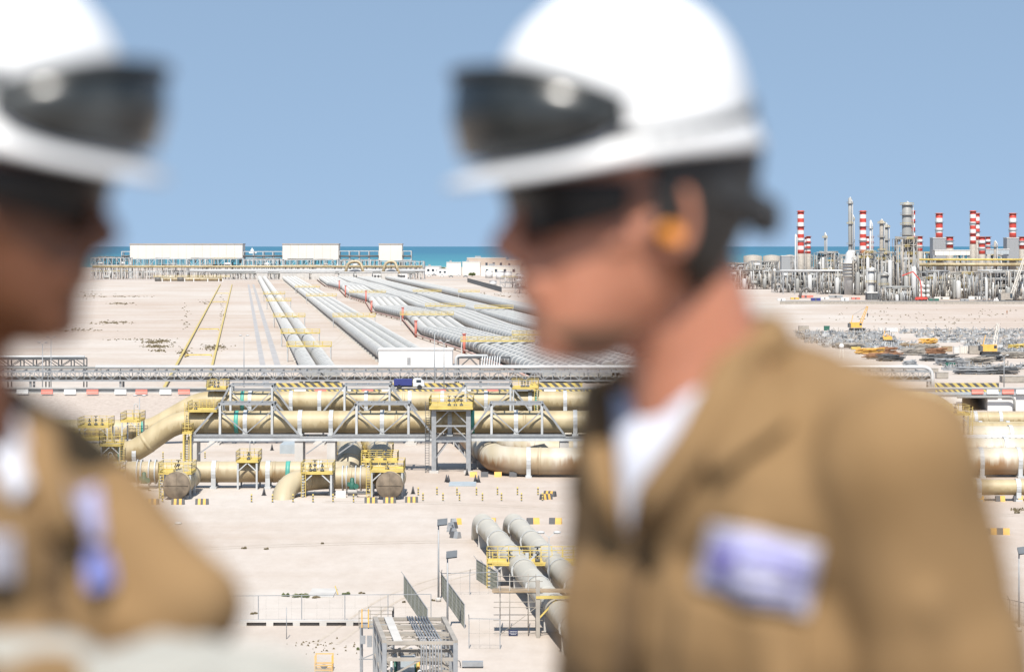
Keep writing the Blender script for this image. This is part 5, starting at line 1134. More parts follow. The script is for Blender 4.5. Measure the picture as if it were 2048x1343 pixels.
# cranes
def crane(px, py, tx, ty, label, m='orange', bm='orange', s=1.0, third=False):
    p = G(px, py); k = p.y / F; t = thing('crawler_crane', label, 'crane', p, 'cranes'); x, y, z = p
    for dy in (-1.4, 1.1): obj('crawler_track', MB().bx(x - 2.6 * s, x + 2.6 * s, y + dy, y + dy + .7, 0, .9), 'black', t)
    hs = obj('house', MB().bx(x - 2.6 * s, x + 1.6 * s, y - 1.2, y + 1.2, 1.1, 2.9 * s), m, t); obj('counterweight', MB().bx(x - 3.1 * s, x - 2.3 * s, y - 1.3, y + 1.3, 1.2, 2.6 * s), 'dark_steel', t); obj('window', MB().bx(x + .7 * s, x + 1.5 * s, y - 1.23, y - 1.203, 1.9, 2.7 * s), 'glass', hs)
    a = Vector((x + 1.0 * s, y, 1.8)); b = P(tx, ty, y); d = (b - a); n = max(6, int(d.length / .9)); sd_ = d.normalized().cross(Vector((0, 1, 0))) ; mb = MB(); wv = .45 * s
    cr = [(sd_ * i + Vector((0, 1, 0)) * j) * wv for i in (-1, 1) for j in (-1, 1)]
    for c in cr: mb.beam(a + c, b + c * .5, .13 * s)
    for i in range(n):
        u, v = a.lerp(b, i / n), a.lerp(b, (i + 1) / n); f0, f1 = 1 - .5 * i / n, 1 - .5 * (i + 1) / n
        mb.beam(u + cr[0] * f0, v + cr[2] * f1, .08 * s); mb.beam(u + cr[1] * f0, v + cr[3] * f1, .08 * s); mb.beam(u + cr[2] * f0, v + cr[3] * f1, .08 * s)
    obj('boom', mb, bm, t); obj('mast', MB().beam((x - 2 * s, y, 2.8 * s), (x - 1.4 * s, y, 5.5 * s), .2), m, t); mb = MB(); mb.beam((x - 1.4 * s, y, 5.5 * s), b, .06); mb.beam(b, b - Vector((0, 0, 2.5)), .06); obj('cable', mb, 'dark_steel', t); obj('hook', MB().ell(b - Vector((0, 0, 2.7)), (.2, .2, .35), 8, 6), 'dark_steel', t)
crane(1714, 661, 1735, 612, 'orange crawler crane with an orange boom in the yard, left of two'); crane(1981, 710, 1996, 646, 'orange crawler crane with a pale lattice boom in the yard, right of two', 'orange', 'cream')
crane(2015, 603, 2052, 505, 'large pale crane among the dusty right refinery units', 'tan_steel', 'cream', 1.6)
crane(1776, 686, 1772, 668, 'small orange loader with a short raised arm in the yard middle', 'orange', 'orange', .7)

# ------------------------------------------------------------------ laydown yard on the right
rnd = random.Random(21)
mbs = {k: MB() for k in ('steel', 'dark_steel', 'white_steel', 'tan_steel', 'rust')}
rows = [(1590, 1770, 668, 12), (1600, 1790, 676, 14), (1610, 1800, 684, 12), (1640, 1830, 692, 8), (1800, 2060, 664, 12), (1830, 2070, 672, 13), (1860, 2080, 682, 13), (1930, 2090, 692, 10), (1730, 1850, 697, 8), (1960, 2090, 704, 9), (1890, 2080, 738, 10)]
for a, b, py, h in rows:
    for _ in range(330):
        p = G(rnd.uniform(a, b), py + rnd.uniform(-3, 3)); k = rnd.choice(('steel', 'steel', 'white_steel', 'dark_steel', 'steel', 'tan_steel')); L = rnd.uniform(.5, 2.2); z = rnd.uniform(.15, 1.5); t_ = rnd.random()
        if t_ < .4: mbs[k].bx(p.x - L / 2, p.x + L / 2, p.y - .3, p.y + .3, 0, z * .6)
        elif t_ < .75: an = rnd.uniform(0, 3.14); mbs[k].beam((p.x, p.y, z * .5), (p.x + math.cos(an) * L, p.y + math.sin(an) * L, z * .5 + rnd.uniform(0, .8)), rnd.uniform(.08, .25))
        else: mbs[k].beam((p.x, p.y, 0), (p.x, p.y, z + .4), .16)
for k, nm in (('steel', 'galvanised'), ('dark_steel', 'dark'), ('white_steel', 'pale'), ('tan_steel', 'dusty')):
    tag(obj('steel_stock', mbs[k], k), 'dense rows of small %s steel stock in the yard' % nm, 'steel stock', kind='stuff')
def pile(px, py, wpx, label, m, n=14, r=.18, rot=0.0, hh=5):
    p = G(px, py); W = wpx * p.y / F; rn = random.Random(px * 7 + py); t = thing('pipe_pile', label, 'stock pile', p, 'stock piles in the yard'); mb = MB()
    for i in range(n):
        dy = rn.uniform(-1.5, 1.5); z = r + .15 + rn.randint(0, hh) * r * 1.8; W0 = W; W = W0 * rn.uniform(.25, .95); o = rn.uniform(-.5, .5) * (W0 - W) * 1.15; an = rot + rn.uniform(-.25, .25) * (1 if W < W0 * .6 else .25)
        mb.tube((p.x - W / 2 * math.cos(an) + o, p.y + dy - math.sin(an) * W / 2, z), (p.x + W / 2 * math.cos(an) + o, p.y + dy + math.sin(an) * W / 2, z + rn.uniform(0, .5) * (W < W0 * .5)), r * rn.uniform(.5, 1.0), 7); W = W0
    obj('lengths', mb, m, t); mb = MB()
    for f in (-.35, 0, .35): mb.bx(p.x + f * W - .1, p.x + f * W + .1, p.y - 1.7, p.y + 1.7, 0, .15)
    obj('timber_bearers', mb, 'woodm', t)
for a in ((1740, 708, 60, 'orange-brown pile of lengths left of the long timber stacks', 'orange'), (1775, 706, 40, 'rusty pile right behind the orange-brown pile', 'rust'), (1765, 718, 80, 'loose grey and rusty lengths in front of the orange pile', 'rust'), (1782, 722, 60, 'dark lengths lying before the rusty ones', 'dark_steel'),
          (1822, 698, 46, 'long brown pile in two tiers, upper left', 'woodm'), (1852, 700, 50, 'long brown pile in two tiers, upper right', 'tan_steel'), (1826, 710, 48, 'grey-brown long pile under the two-tier piles, left', 'tan_steel'), (1872, 708, 44, 'upright brown bundle pile right of the long piles', 'rust'),
          (1880, 722, 80, 'long dark grey steel sections in front of the white box', 'dark_steel'), (1905, 730, 70, 'grey heap of lengths by the green skip', 'steel'), (1985, 722, 50, 'tangled dark heap below the right crane', 'dark_steel'), (1960, 728, 60, 'brown box-like pile right of the green skip', 'tan_steel'),
          (1950, 748, 90, 'widest tangled grey heap nearest the road, left part', 'steel'), (2005, 748, 70, 'widest tangled grey heap nearest the road, right part', 'dark_steel'), (2035, 700, 40, 'yellow stacked frames at the right edge', 'yellow'), (2030, 716, 60, 'small grey debris row at the right edge', 'tan_steel'),
          (1820, 735, 30, 'low grey pile half hidden by the white pipe end', 'steel'), (1855, 688, 40, 'orange frames behind the brown piles', 'orange'), (1700, 697, 60, 'thin brown lengths near the right worker shoulder', 'tan_steel')): pile(*a, n=44, r=.14)
def crate(px, py, w_, h, label, m, roof=True):
    p = G(px, py); k = p.y / F; t = thing('site_box', label, 'site box', p, 'boxes and cabins in the yard'); W = w_ * k / 2; Hh = h * k; obj('body', MB().bx(p.x - W, p.x + W, p.y, p.y + W * 1.2, .1, Hh), m, t); obj('lid', MB().bx(p.x - W - .05, p.x + W + .05, p.y - .05, p.y + W * 1.2 + .05, Hh, Hh + .1), 'roofw' if m in ('white', 'cream') else m, t); mb = MB()
    for i in range(5): x = p.x - W + 2 * W * (i + .5) / 5; mb.bx(x - .04, x + .04, p.y - .04, p.y - .003, .15, Hh)
    obj('ribs', mb, 'tan_steel' if m in ('white', 'cream') else m, t)
for a in ((1654, 661, 11, 9, 'dark green board-like cabin with a white frame', 'green'), (1608, 662, 20, 10, 'brown-grey cabin at the left end of the yard', 'tan_steel'), (1784, 664, 22, 8, 'long white cabin in the yard middle', 'white'), (1762, 662, 9, 7, 'small white cabin left of the long white one', 'white'), (1772, 676, 8, 7, 'white cab-sized box above the orange loader', 'white'),
          (1929, 707, 17, 15, 'cream cube in the yard, right of the striped white box', 'cream'), (1914, 707, 12, 14, 'striped white box left of the cream cube', 'white'), (1895, 703, 20, 10, 'brown open crate left of the striped white box', 'woodm'), (1950, 708, 22, 16, 'brown-grey crate stack right of the cream cube', 'tan_steel'),
          (1901, 735, 19, 9, 'green waste skip in the yard', 'green'), (1738, 700, 14, 4, 'dark blue covered box in the yard', 'blue'), (1753, 700, 9, 6, 'small white box right of the dark blue one', 'white'), (1712, 699, 18, 5, 'yellow flat box near the right worker shoulder', 'yellow'), (1728, 705, 11, 5, 'white flat box below the dark blue one', 'white'),
          (1866, 745, 22, 8, 'low brown container behind the rack end', 'tan_steel'), (1986, 699, 8, 8, 'white rounded box at the foot of the right crane', 'white'), (1814, 690, 20, 6, 'white tarpaulin-covered stack in the yard middle', 'white'), (1885, 757, 24, 12, 'brown-grey shed beside the white pipe corner', 'tan_steel'), (2030, 765, 50, 12, 'long tan wall-like container behind the striped board', 'tan_steel')): crate(*a)
p = G(1683, 716); t = thing('arch_tank', 'small white tank on two pale legs near the right worker shoulder', 'tank', p); obj('tank', MB().ell(p + Vector((0, 0, 3.2)), (.7, .6, .7), 12, 8), 'white', t)
for s in (-.5, .5): obj('leg', MB().beam(p + Vector((s, 0, 0)), p + Vector((s * .6, 0, 3)), .22), 'cream', t)
def worker(px, py, label, m1, m2):
    p = G(px, py); t = thing('person', label, 'person', p); mb = MB()
    mb.path([p + Vector((-.12, 0, .05)), p + Vector((-.1, 0, .5)), p + Vector((-.08, 0, .95))], [.07, .09, .12], 8); mb.path([p + Vector((.14, .1, .05)), p + Vector((.11, .05, .5)), p + Vector((.08, 0, .95))], [.07, .09, .12], 8); mb.ell(p + Vector((0, 0, 1.2)), (.22, .15, .36), 12, 8)
    for s in (-1, 1): mb.path([p + Vector((s * .2, 0, 1.45)), p + Vector((s * .28, 0, 1.15)), p + Vector((s * .26, -.1, .9))], [.07, .055, .045], 8)
    mb.path([p + Vector((0, 0, 1.45)), p + Vector((0, 0, 1.6))], [.07, .06], 8); mb.ell(p + Vector((0, 0, 1.66)), (.09, .1, .12), 12, 8); b = obj('body', mb, m1, t)
    md = b.modifiers.new('r', 'REMESH'); md.mode = 'VOXEL'; md.voxel_size = .03; md.use_smooth_shade = True
    obj('hard_hat', MB().lathe(p + Vector((0, 0, 1.70)), [(.16, 0), (.13, .02), (.12, .08), (.06, .13)], 12), m2, t)
worker(2014, 628, 'tiny standing figure alone on the sand strip at the right', 'rust', 'rust'); worker(1735, 634, 'tiny standing figure by the left crane boom', 'blackp', 'orange')
worker(560, 990, 'tiny figure beside the striped block at the rising elbow', 'blackp', 'white')

# ------------------------------------------------------------------ the two workers and the deck they stand on
def skinmat(name, c1, c2, sss=.12):
    m = mat(name, c1, .5, 0, scale=9, col2=c2, detail=4, lo=.35, hi=.7, bump=.03); b = m.node_tree.nodes["Principled BSDF"]
    b.inputs["Subsurface Weight"].default_value = sss; b.inputs["Subsurface Radius"].default_value = (.012, .005, .003); b.inputs["Subsurface Scale"].default_value = 1.0; return m
M['skin_light'] = skinmat('sunburnt_skin', (.56, .235, .14), (.46, .175, .095)); M['skin_dark'] = skinmat('dark_brown_skin', (.17, .06, .022), (.13, .042, .014))
M['khaki'] = mat('khaki_cotton', (.30, .188, .09), .9, scale=7, col2=(.25, .152, .068), bump=.12, detail=8, spec=.2)
M['khaki_dark'] = mat('khaki_cotton_folds', (.23, .145, .075), .9, scale=9, col2=(.18, .11, .052), bump=.15, spec=.2)
M['tshirt'] = mat('white_cotton', (.74, .76, .84), .9, scale=5, col2=(.62, .65, .78), spec=.2)
M['helmet'] = mat('white_hard_hat', (.86, .86, .86), .42, var=.03, scale=3)
M['hair'] = mat('black_hair', (.018, .015, .013), .6, scale=30, bump=.4)
M['lens'] = mat('dark_goggle_lens', (.015, .018, .018), .25, scale=14, col2=(.12, .13, .13), detail=2, lo=.45, hi=.75); M['rubber'] = mat('goggle_rubber', (.02, .02, .018), .5)
M['shade'] = mat('sunglass_lens', (.008, .008, .009), .35, spec=.25); M['plug'] = mat('orange_ear_plug', (.85, .30, .03), .5); M['jaw_shade'] = mat('under_jaw_shade', (.26, .13, .075), .9, scale=30)  # last one: the shade under the jaw put into a colour
M['badge'] = mat('lilac_badge', (.50, .50, .78), .6, var=.06, scale=12); M['badge2'] = mat('violet_print', (.26, .22, .66), .6); M['badge3'] = mat('pale_badge_edge', (.52, .50, .56), .7); M['badgeb'] = mat('blue_badge', (.22, .26, .62), .6)
M['glove'] = mat('pale_cotton_glove', (.44, .43, .39), .9, scale=14, col2=(.38, .37, .33), bump=.2, spec=.2); M['grate'] = mat('deck_grating', (.34, .34, .35), .6, .3)
def cap(mb, a, ra, b, rb, n=16):
    a = Vector(a); b = Vector(b); mb.ell(a, ra, n, 10); mb.ell(b, rb, n, 10); mb.path([a, b], [ra, rb], n)
from mathutils import noise as mnoise
def bake(o, vox, smooth=6, fac=.5, fold=0):
    md = o.modifiers.new('r', 'REMESH'); md.mode = 'VOXEL'; md.voxel_size = vox; md.use_smooth_shade = True
    sm = o.modifiers.new('s', 'SMOOTH'); sm.iterations = smooth; sm.factor = fac
    dg = bpy.context.evaluated_depsgraph_get(); dg.update(); me = bpy.data.meshes.new_from_object(o.evaluated_get(dg)); mats = [m for m in o.data.materials]
    o.modifiers.clear(); me.materials.clear()
    for m in mats: me.materials.append(m)
    if fold:
        nn = [v.normal.copy() for v in me.vertices]; cc = [v.co.copy() for v in me.vertices]
        for v, nv, c in zip(me.vertices, nn, cc):
            d = mnoise.noise(Vector((c.x * 9, c.y * 9, c.z * 6))) * fold + mnoise.noise(Vector((c.x * 24, c.y * 24, c.z * 13 + 7))) * fold * .5; v.co = c + nv * (d - fold * .3)
    me.polygons.foreach_set('material_index', [0] * len(me.polygons)); me.polygons.foreach_set('use_smooth', [True] * len(me.polygons)); o.data = me
    return BVHTree.FromPolygons([v.co + wl(o) for v in me.vertices], [tuple(p.vertices) for p in me.polygons])
EYE = Vector((0, 0, H))
def patch(name, bvh, corners, m, parent, lift=.004, nx=14, ny=14, thick=.003):
    """cloth piece laid on the garment; corners are photo points of a quad, lifted off the surface it lies on"""
    vs = []; c = [Vector((*q, 0)) for q in corners]
    for j in range(ny + 1):
        for i in range(nx + 1):
            u, v = i / nx, j / ny; q = (c[0] * (1 - u) + c[1] * u) * (1 - v) + (c[3] * (1 - u) + c[2] * u) * v; d = P(q.x, q.y, 1) - EYE; d.normalize()
            h = bvh.ray_cast(EYE, d); vs.append(h[0] + h[1] * lift if h[0] else None)
    mb = MB(); idx = {}; 
    for k, v in enumerate(vs):
        if v is not None: idx[k] = len(mb.v); mb.v.append(tuple(v))
    for j in range(ny):
        for i in range(nx):
            q = [j * (nx + 1) + i, j * (nx + 1) + i + 1, (j + 1) * (nx + 1) + i + 1, (j + 1) * (nx + 1) + i]
            if all(k in idx for k in q):
                pv = [vs[k] for k in q]
                if max((pv[a] - pv[b]).length for a in range(4) for b in range(a)) < .08: mb.f.append(tuple(idx[k] for k in reversed(q))); mb.m.append(0); mb.s.append(True)
    if not mb.f: return None
    o = obj(name, mb, m, parent); s = o.modifiers.new('t', 'SOLIDIFY'); s.thickness = thick; s.offset = 0; return o
HEAD = [(-.004, .068, .036, .016), (.01, .087, .008, .031), (.028, .092, -.015, .047), (.05, .090, -.032, .057), (.07, .089, -.048, .063), (.09, .090, -.072, .068), (.12, .088, -.090, .072), (.15, .098, -.099, .076), (.18, .095, -.103, .077), (.205, .078, -.093, .069), (.225, .045, -.065, .052), (.238, 0, -.02, .018)]
HEAD = [(u, f + .006 * (f > .06), b * (.84 if b < -.05 else 1), hw) for u, f, b, hw in HEAD]
def headsec(k, n=28, off=0.0, exp=.82):
    u, f, b, hw = k; c = (f + b) / 2; a = (f - b) / 2 + off; hw += off; out = []
    for j in range(n):
        t = 2 * math.pi * j / n; cs, sn = math.cos(t), math.sin(t); out.append((c + a * (abs(cs) ** exp) * (1 if cs > 0 else -1), hw * (abs(sn) ** exp) * (1 if sn > 0 else -1), u))
    return out
class Rig:
    def __init__(s, axis, yaw, pitch, sc, side, roll=0):
        s.o = Vector(axis); s.sc = sc; fx = -side                      # side=+1: faces left in the view
        base = Matrix(((fx, 0, 0), (0, -side, 0), (0, 0, 1)))          # columns: forward, left, up  (forward=(fx,0,0))
        base = Matrix.Rotation(-yaw * fx, 3, 'Z') @ base
        s.m = base @ Matrix.Rotation(pitch, 3, 'Y')
    def __call__(s, f, l, u): return s.o + s.m @ Vector((f, l, u - .1)) * s.sc
def helmet(rig0, par, gog=True):
    tp, tr = math.cos(R(7)), math.sin(R(7))
    def rig(f, l, z): z -= .19; return rig0(f * tp + z * tr, l, .19 + z * tp - f * tr)      # the hat sits tipped forward
    # dome
    C0 = (.016, 0, .196); A, B, Hh = .108, .100, .113; n = 40; mb = MB(); rings = []
    def ring(t, grow=0, drop=0, vis=False):
        out = []
        for j in range(n):
            a = 2 * math.pi * j / n; cs, sn = math.cos(a), math.sin(a); e = max(0, 1 - t ** 2.35) ** (1 / 2.35); h = Hh * t
            fr = .042 * max(0, cs) ** 1.6 if vis else 0; f = C0[0] + (A * e + grow + fr) * cs; l = (B * e + grow + fr * .55) * sn; z = C0[2] + h - drop - (.008 * max(0, cs) ** 2 if vis else 0) - (.004 * max(0, -cs) if vis else 0)
            out.append(rig(f, l, z))
        return out
    for t in (.995, .96, .9, .8, .68, .55, .42, .3, .18, .08, 0): rings.append(ring(t))
    rings.append(ring(0, .003, .006)); rings.append(ring(0, .005, .016)); rings.append(ring(0, .009, .024, True)); rings.append(ring(0, .007, .0285, True)); rings.append(ring(0, -.004, .020)); rings.append(ring(0, -.006, 0)); rings.append(ring(.4, -.007)); rings.append(ring(.8, -.008))
    vs = [v for r in rings for v in r]; fs = [(i * n + j, i * n + (j + 1) % n, (i + 1) * n + (j + 1) % n, (i + 1) * n + j) for i in range(len(rings) - 1) for j in range(n)]
    fs.append(tuple(range(n)))
    mb.add(vs, [tuple(reversed(f)) for f in fs], 0, True); h = obj('helmet', mb, 'helmet', par)
    # low centre ridge
    pts = [rig(C0[0] + A * math.cos(t) * 1.0, 0, C0[2] + Hh * math.sin(t) * 1.0 + .001) for t in [R(a) for a in range(25, 156, 10)]]
    obj('ridge', MB().path(pts, .006, 8, flat=.6), 'helmet', h)
    # goggles parked above the visor: lens shell, rim and strap
    def gp(a, z, out): cs, sn = math.cos(a), math.sin(a); return rig(C0[0] + (A + out) * cs, (B + out) * sn, z)
    mb = MB(); N = 24; sec = []
    for i in range(N + 1):
        a = R(-68 + 136 * i / N); q = abs(-1 + 2 * i / N); hh = .040 * (1 - q ** 2.4 * .84); zc = .217 - .010 * q * q; oo = .030 - .022 * q ** 2
        sec.append([gp(a, zc + hh, oo * .5 - .006), gp(a, zc + hh * .9, oo), gp(a, zc, oo + .008), gp(a, zc - hh * .9, oo + .003), gp(a, zc - hh, oo * .4 - .004), gp(a, zc - hh * .5, -.004), gp(a, zc + hh * .6, -.012)])
    k = 7; mb.add([v for s_ in sec for v in s_], [(i * k + j, (i + 1) * k + j, (i + 1) * k + (j + 1) % k, i * k + (j + 1) % k) for i in range(N) for j in range(k)] + [tuple(range(k)), tuple(range(N * k + k - 1, N * k - 1, -1))], 0, True)
    g = obj('goggles', mb, 'lens', h)
    for e in (1, 4): obj('goggle_rim', MB().path([s_[e] for s_ in sec], .0055, 8), 'rubber', g)
    mb = MB()
    st = [gp(R(a), .206 - .02 * math.cos(R(a - 70) * .8), .003) for a in range(62, 299, 8)]
    for a, b in zip(st, st[1:]): mb.beam(a, b, .003, .010)
    obj('strap', mb, 'rubber' if not gog else 'rubber', g)
    # ratchet harness at the nape and chin-side webbing
    mb = MB(); pts = [rig(-.10 + .03 * math.cos(R(a)), .085 * math.sin(R(a)), .145 - .03 * math.cos(R(a))) for a in range(-80, 81, 10)]
    pts = [rig(.0 - .100 * math.cos(R(a)), .086 * math.sin(R(a)), .150 - .045 * math.cos(R(a))) for a in range(-80, 81, 10)]
    for a, b in zip(pts, pts[1:]): mb.beam(a, b, .006, .022)
    obj('nape_strap', mb, 'black', h); obj('ratchet_knob', MB().tube(rig(-.098, 0, .105), rig(-.114, 0, .103), .018, 16), 'black', h)
    return h
def head_into(mb, rig):
    n = 28; secs = [headsec(k, n) for k in HEAD]; vs = [rig(*v) for s_ in secs for v in s_]; K = len(secs)
    mb.add(vs, [(i * n + j, i * n + (j + 1) % n, (i + 1) * n + (j + 1) % n, (i + 1) * n + j) for i in range(K - 1) for j in range(n)] + [tuple(reversed(range(n))), tuple(range((K - 1) * n, K * n))])
    S = rig.sc
    for (a, ra, b, rb) in (((.102, 0, .128), .0085, (.124, 0, .093), .0125), ((.124, 0, .093), .0125, (.106, 0, .083), .013), ((.098, .012, .084), .009, (.098, -.012, .084), .009), ((.101, -.014, .064), .009, (.101, .014, .064), .008), ((.099, -.013, .052), .009, (.099, .013, .052), .008), ((.080, -.012, .016), .018, (.080, .012, .016), .018), ((.090, -.04, .142), .010, (.090, .04, .142), .010), ((.06, .048, .105), .016, (.05, .058, .10), .016), ((.06, -.048, .105), .016, (.05, -.058, .10), .016)):
        cap(mb, rig(*a), ra * S, rig(*b), rb * S, 12)
    for s in (-1, 1):
        pts = [rig(-.004 + .006 * math.cos(t) - (.010 + .012 * (1 - math.sin(t))) * (math.cos(t) < 2) * .6, s * (.077 + .010 * (math.cos(t) < .3)), .118 + .030 * math.sin(t)) for t in [R(a) for a in range(0, 360, 30)]]
        pts = [rig(.014 - .018 * math.cos(t), s * (.080 + .008 * math.cos(t)), .115 + .031 * math.sin(t)) for t in [R(a) for a in range(-70, 250, 20)]]
        mb.path(pts, .0055 * S, 8)
        cap(mb, rig(.020, s * .074, .112), .011 * S, rig(.012, s * .078, .088), .0085 * S, 10)
    cap(mb, rig(-.028, 0, .07), .056 * S, rig(-.05, 0, .0), .058 * S)
    cap(mb, rig(-.05, 0, 0), .058 * S, rig(-.060, 0, -.055), .062 * S)
def hand_into(mb, wrist, dirv, palm_n, s=1.0, curl=.5, side=1):
    """palm plus four unequal bent fingers and a thumb from the side of the palm"""
    w_ = Vector(wrist); d = Vector(dirv).normalized(); nrm = Vector(palm_n); nrm = (nrm - d * nrm.dot(d)).normalized(); sd_ = d.cross(nrm) * side
    for k in (-1, -.33, .33, 1): cap(mb, w_ + sd_ * k * .016 * s, .015 * s, w_ + d * .085 * s + sd_ * k * .031 * s, .0125 * s, 10)
    for k, L in ((-1, .068), (-.33, .078), (.33, .082), (1, .072)):
        p = w_ + d * .088 * s + sd_ * k * .031 * s; a = 0
        for j, f in enumerate((.45, .32, .26)):
            a += curl * (.6 if j == 0 else .8); q = p + (d * math.cos(a) + nrm * math.sin(a)) * L * f * s; cap(mb, p, (.0098 - j * .001) * s, q, (.0092 - j * .001) * s, 8); p = q
    p = w_ + d * .025 * s + sd_ * .028 * s
    for L, v in ((.042, sd_ * .75 + d * .7), (.032, sd_ * .35 + d * .9 + nrm * .3), (.026, d * .9 + nrm * .5)): q = p + v.normalized() * L * s; cap(mb, p, .0115 * s, q, .0105 * s, 8); p = q
def cover(rig, par, name, m, f0, u0, u1, ang0, ang1, off=.004, nseg=24, us=6, th=.004, mid=math.pi):
    """shell that follows the head between two heights and two angles (0 = front)"""
    def interp(u):
        for a, b in zip(HEAD, HEAD[1:]):
            if a[0] <= u <= b[0]: q = (u - a[0]) / (b[0] - a[0]); return tuple(x + (y - x) * q for x, y in zip(a, b))
        return HEAD[-1]
    mb = MB()
    for j in range(us + 1):
        for i in range(nseg + 1):
            t = ang0 + (ang1 - ang0) * i / nseg; lo = u0(t) if callable(u0) else u0; u = lo + (u1 - lo) * j / us; k = interp(u); c = (k[1] + k[2]) / 2; a = (k[1] - k[2]) / 2 + off; hw = k[3] + off; cs, sn = math.cos(t), math.sin(t)
            mb.v.append(tuple(rig(c + a * abs(cs) ** .82 * (1 if cs > 0 else -1), hw * abs(sn) ** .82 * (1 if sn > 0 else -1), u)))
    for j in range(us):
        for i in range(nseg): q = j * (nseg + 1) + i; mb.f.append((q, q + 1, q + nseg + 2, q + nseg + 1)); mb.m.append(0); mb.s.append(True)
    o = obj(name, mb, m, par); s = o.modifiers.new('t', 'SOLIDIFY'); s.thickness = th; s.offset = 0; return o
def headgear(rig, par, hair='hair'):
    helmet(rig, par)
    def hl(t): q = abs(t - math.pi) / (math.pi * .62); return .035 + .085 * min(1, q) ** 2
    cover(rig, par, 'hair', hair, 0, hl, .205, math.pi * .46, math.pi * 1.54, .010, 30, 7, .008)
    g = cover(rig, par, 'sunglasses', 'shade', 0, lambda t: .099 + .020 * (abs(t) / 1.25) ** 2, .146, -1.25, 1.25, .016, 26, 4, .003)
    for s in (-1, 1): obj('temple_arm', MB().path([rig(.06, s * .080, .138), rig(.02, s * .088, .134), rig(.004, s * .088, .122)], .003, 6), 'black', g)
    for s in (-1, 1): obj('ear_plug', MB().path([rig(.018, s * .070, .104), rig(.016, s * .094, .103)], [.0075, .0085], 12), 'plug', par)
def fingersleft(): pass

DZ = 28.4
# steel deck under the workers
t = thing('observation_deck', 'steel deck on tall legs on which the two workers stand', 'deck', (0, 2, 0)); obj('deck_floor', MB().bx(-2.2, 2.2, .9, 4.0, DZ - .06, DZ), 'grate', t); mb = MB()
for x in (-2.2, 2.2): obj('edge_beam', MB().bx(x - .06, x + .06, .9, 4.0, DZ - .26, DZ - .062), 'steel', t)
for y in (1.0, 3.9): obj('cross_beam', MB().bx(-2.13, 2.13, y - .06, y + .06, DZ - .26, DZ - .064), 'steel', t)
for x in (-2.0, 2.0):
    for y in (1.2, 3.7): obj('leg', MB().bx(x - .1, x + .1, y - .1, y + .1, 0, DZ - .27), 'steel', t)

def worker_big(YW, tx, fwd, Tpx, arms, rig, label, skin, legs):
    root = thing('person', label, 'person', (X_(Tpx, YW), YW, DZ), 'workers in the foreground'); K = F / YW
    fw = Vector((fwd[0], fwd[1], 0)).normalized(); lf = Vector((0, 0, 1)).cross(fw)
    def T(f, s, py): return Vector((X_(Tpx, YW), YW, Z_(py, YW))) + fw * f + lf * s
    def prims(mb, g, sleeves=True):
        for c in tx: cap(mb, T(*c[0]), c[1] + g, T(*c[2]), c[3] + g, 20)
        for arm in arms:
            for (a, ra, b, rb) in arm: cap(mb, a, ra + g, b, rb + g, 16)
        for lg in legs:
            for (a, ra, b, rb) in lg: cap(mb, a, ra + g, b, rb + g, 14)
    mb = MB(); prims(mb, -.014); head_into(mb, rig); return root, T, prims, mb
# ---- right worker
YR = 2.2
rr_ = Rig((X_(1281, YR), YR - .02, Z_(475, YR)), R(22), R(0), 1.08, 1)
lfv = Vector((.57, -.82, 0)); 
def TR(f, s, py): fw = Vector((-.82, -.57, 0)); return Vector((X_(1500, YR), YR, Z_(py, YR))) + fw * f + lfv * s
sh = TR(0, .185, 905); sf = TR(0, -.165, 915); zf = DZ
def leg(hip, knee, ank, toe): return [(hip, .095, knee, .068), (knee, .068, ank, .05), (ank + Vector((0, 0, -.04)), .045, toe, .035)]
hipz = Z_(1790, YR)
legsR = []
for s in (-1, 1):
    hip = TR(0, s * .085, 1790); kn = Vector((hip.x - .02, hip.y, DZ + .50)); an = Vector((hip.x + .02, hip.y, DZ + .10)); toe = Vector((hip.x - .12, hip.y - .10, DZ + .04)); legsR.append(leg(hip, kn, an, toe))
el = sh + Vector((.068, .02, -.30)); wr = el + Vector((-.04, -.05, -.25)); el2 = sf + Vector((-.03, .03, -.30)); wr2 = el2 + Vector((-.06, -.03, -.25))
armsR = [[(sh, .082, sh.lerp(el, .5), .078), (sh.lerp(el, .5), .082, el, .076), (el, .068, wr, .042)], [(sf, .066, sf.lerp(el2, .5), .06), (sf.lerp(el2, .5), .06, el2, .055), (el2, .054, wr2, .04)]]
txR = [((0, -.09, 1000), .118, (0, .09, 1000), .118), ((-.015, -.12, 905), .078, (-.015, .13, 905), .080), ((.012, -.085, 1250), .122, (.012, .070, 1250), .118), ((.005, -.08, 1500), .118, (.005, .08, 1500), .118), ((-.01, -.075, 1740), .125, (-.01, .075, 1740), .125),
       ((-.045, 0, 790), .062, (-.015, .13, 872), .070), ((-.045, 0, 790), .062, (-.015, -.11, 872), .060)]
root, T, prims, mb = worker_big(YR, txR, (-.82, -.57), 1500, armsR, rr_, 'worker in white hard hat and khaki coverall with lilac chest badge, facing left in profile', 'skin_light', legsR)
cap(mb, rr_(-.050, 0, -.03), .058, T(.005, 0, 805), .054)
for w_, e_ in ((wr, el), (wr2, el2)): hand_into(mb, w_, (w_ - e_), (-.5, -.6, 0), 1.0, .35, 1)
bo = obj('body', mb, 'skin_light', root); bake(bo, .005, 5)
mb = MB(); prims(mb, 0)
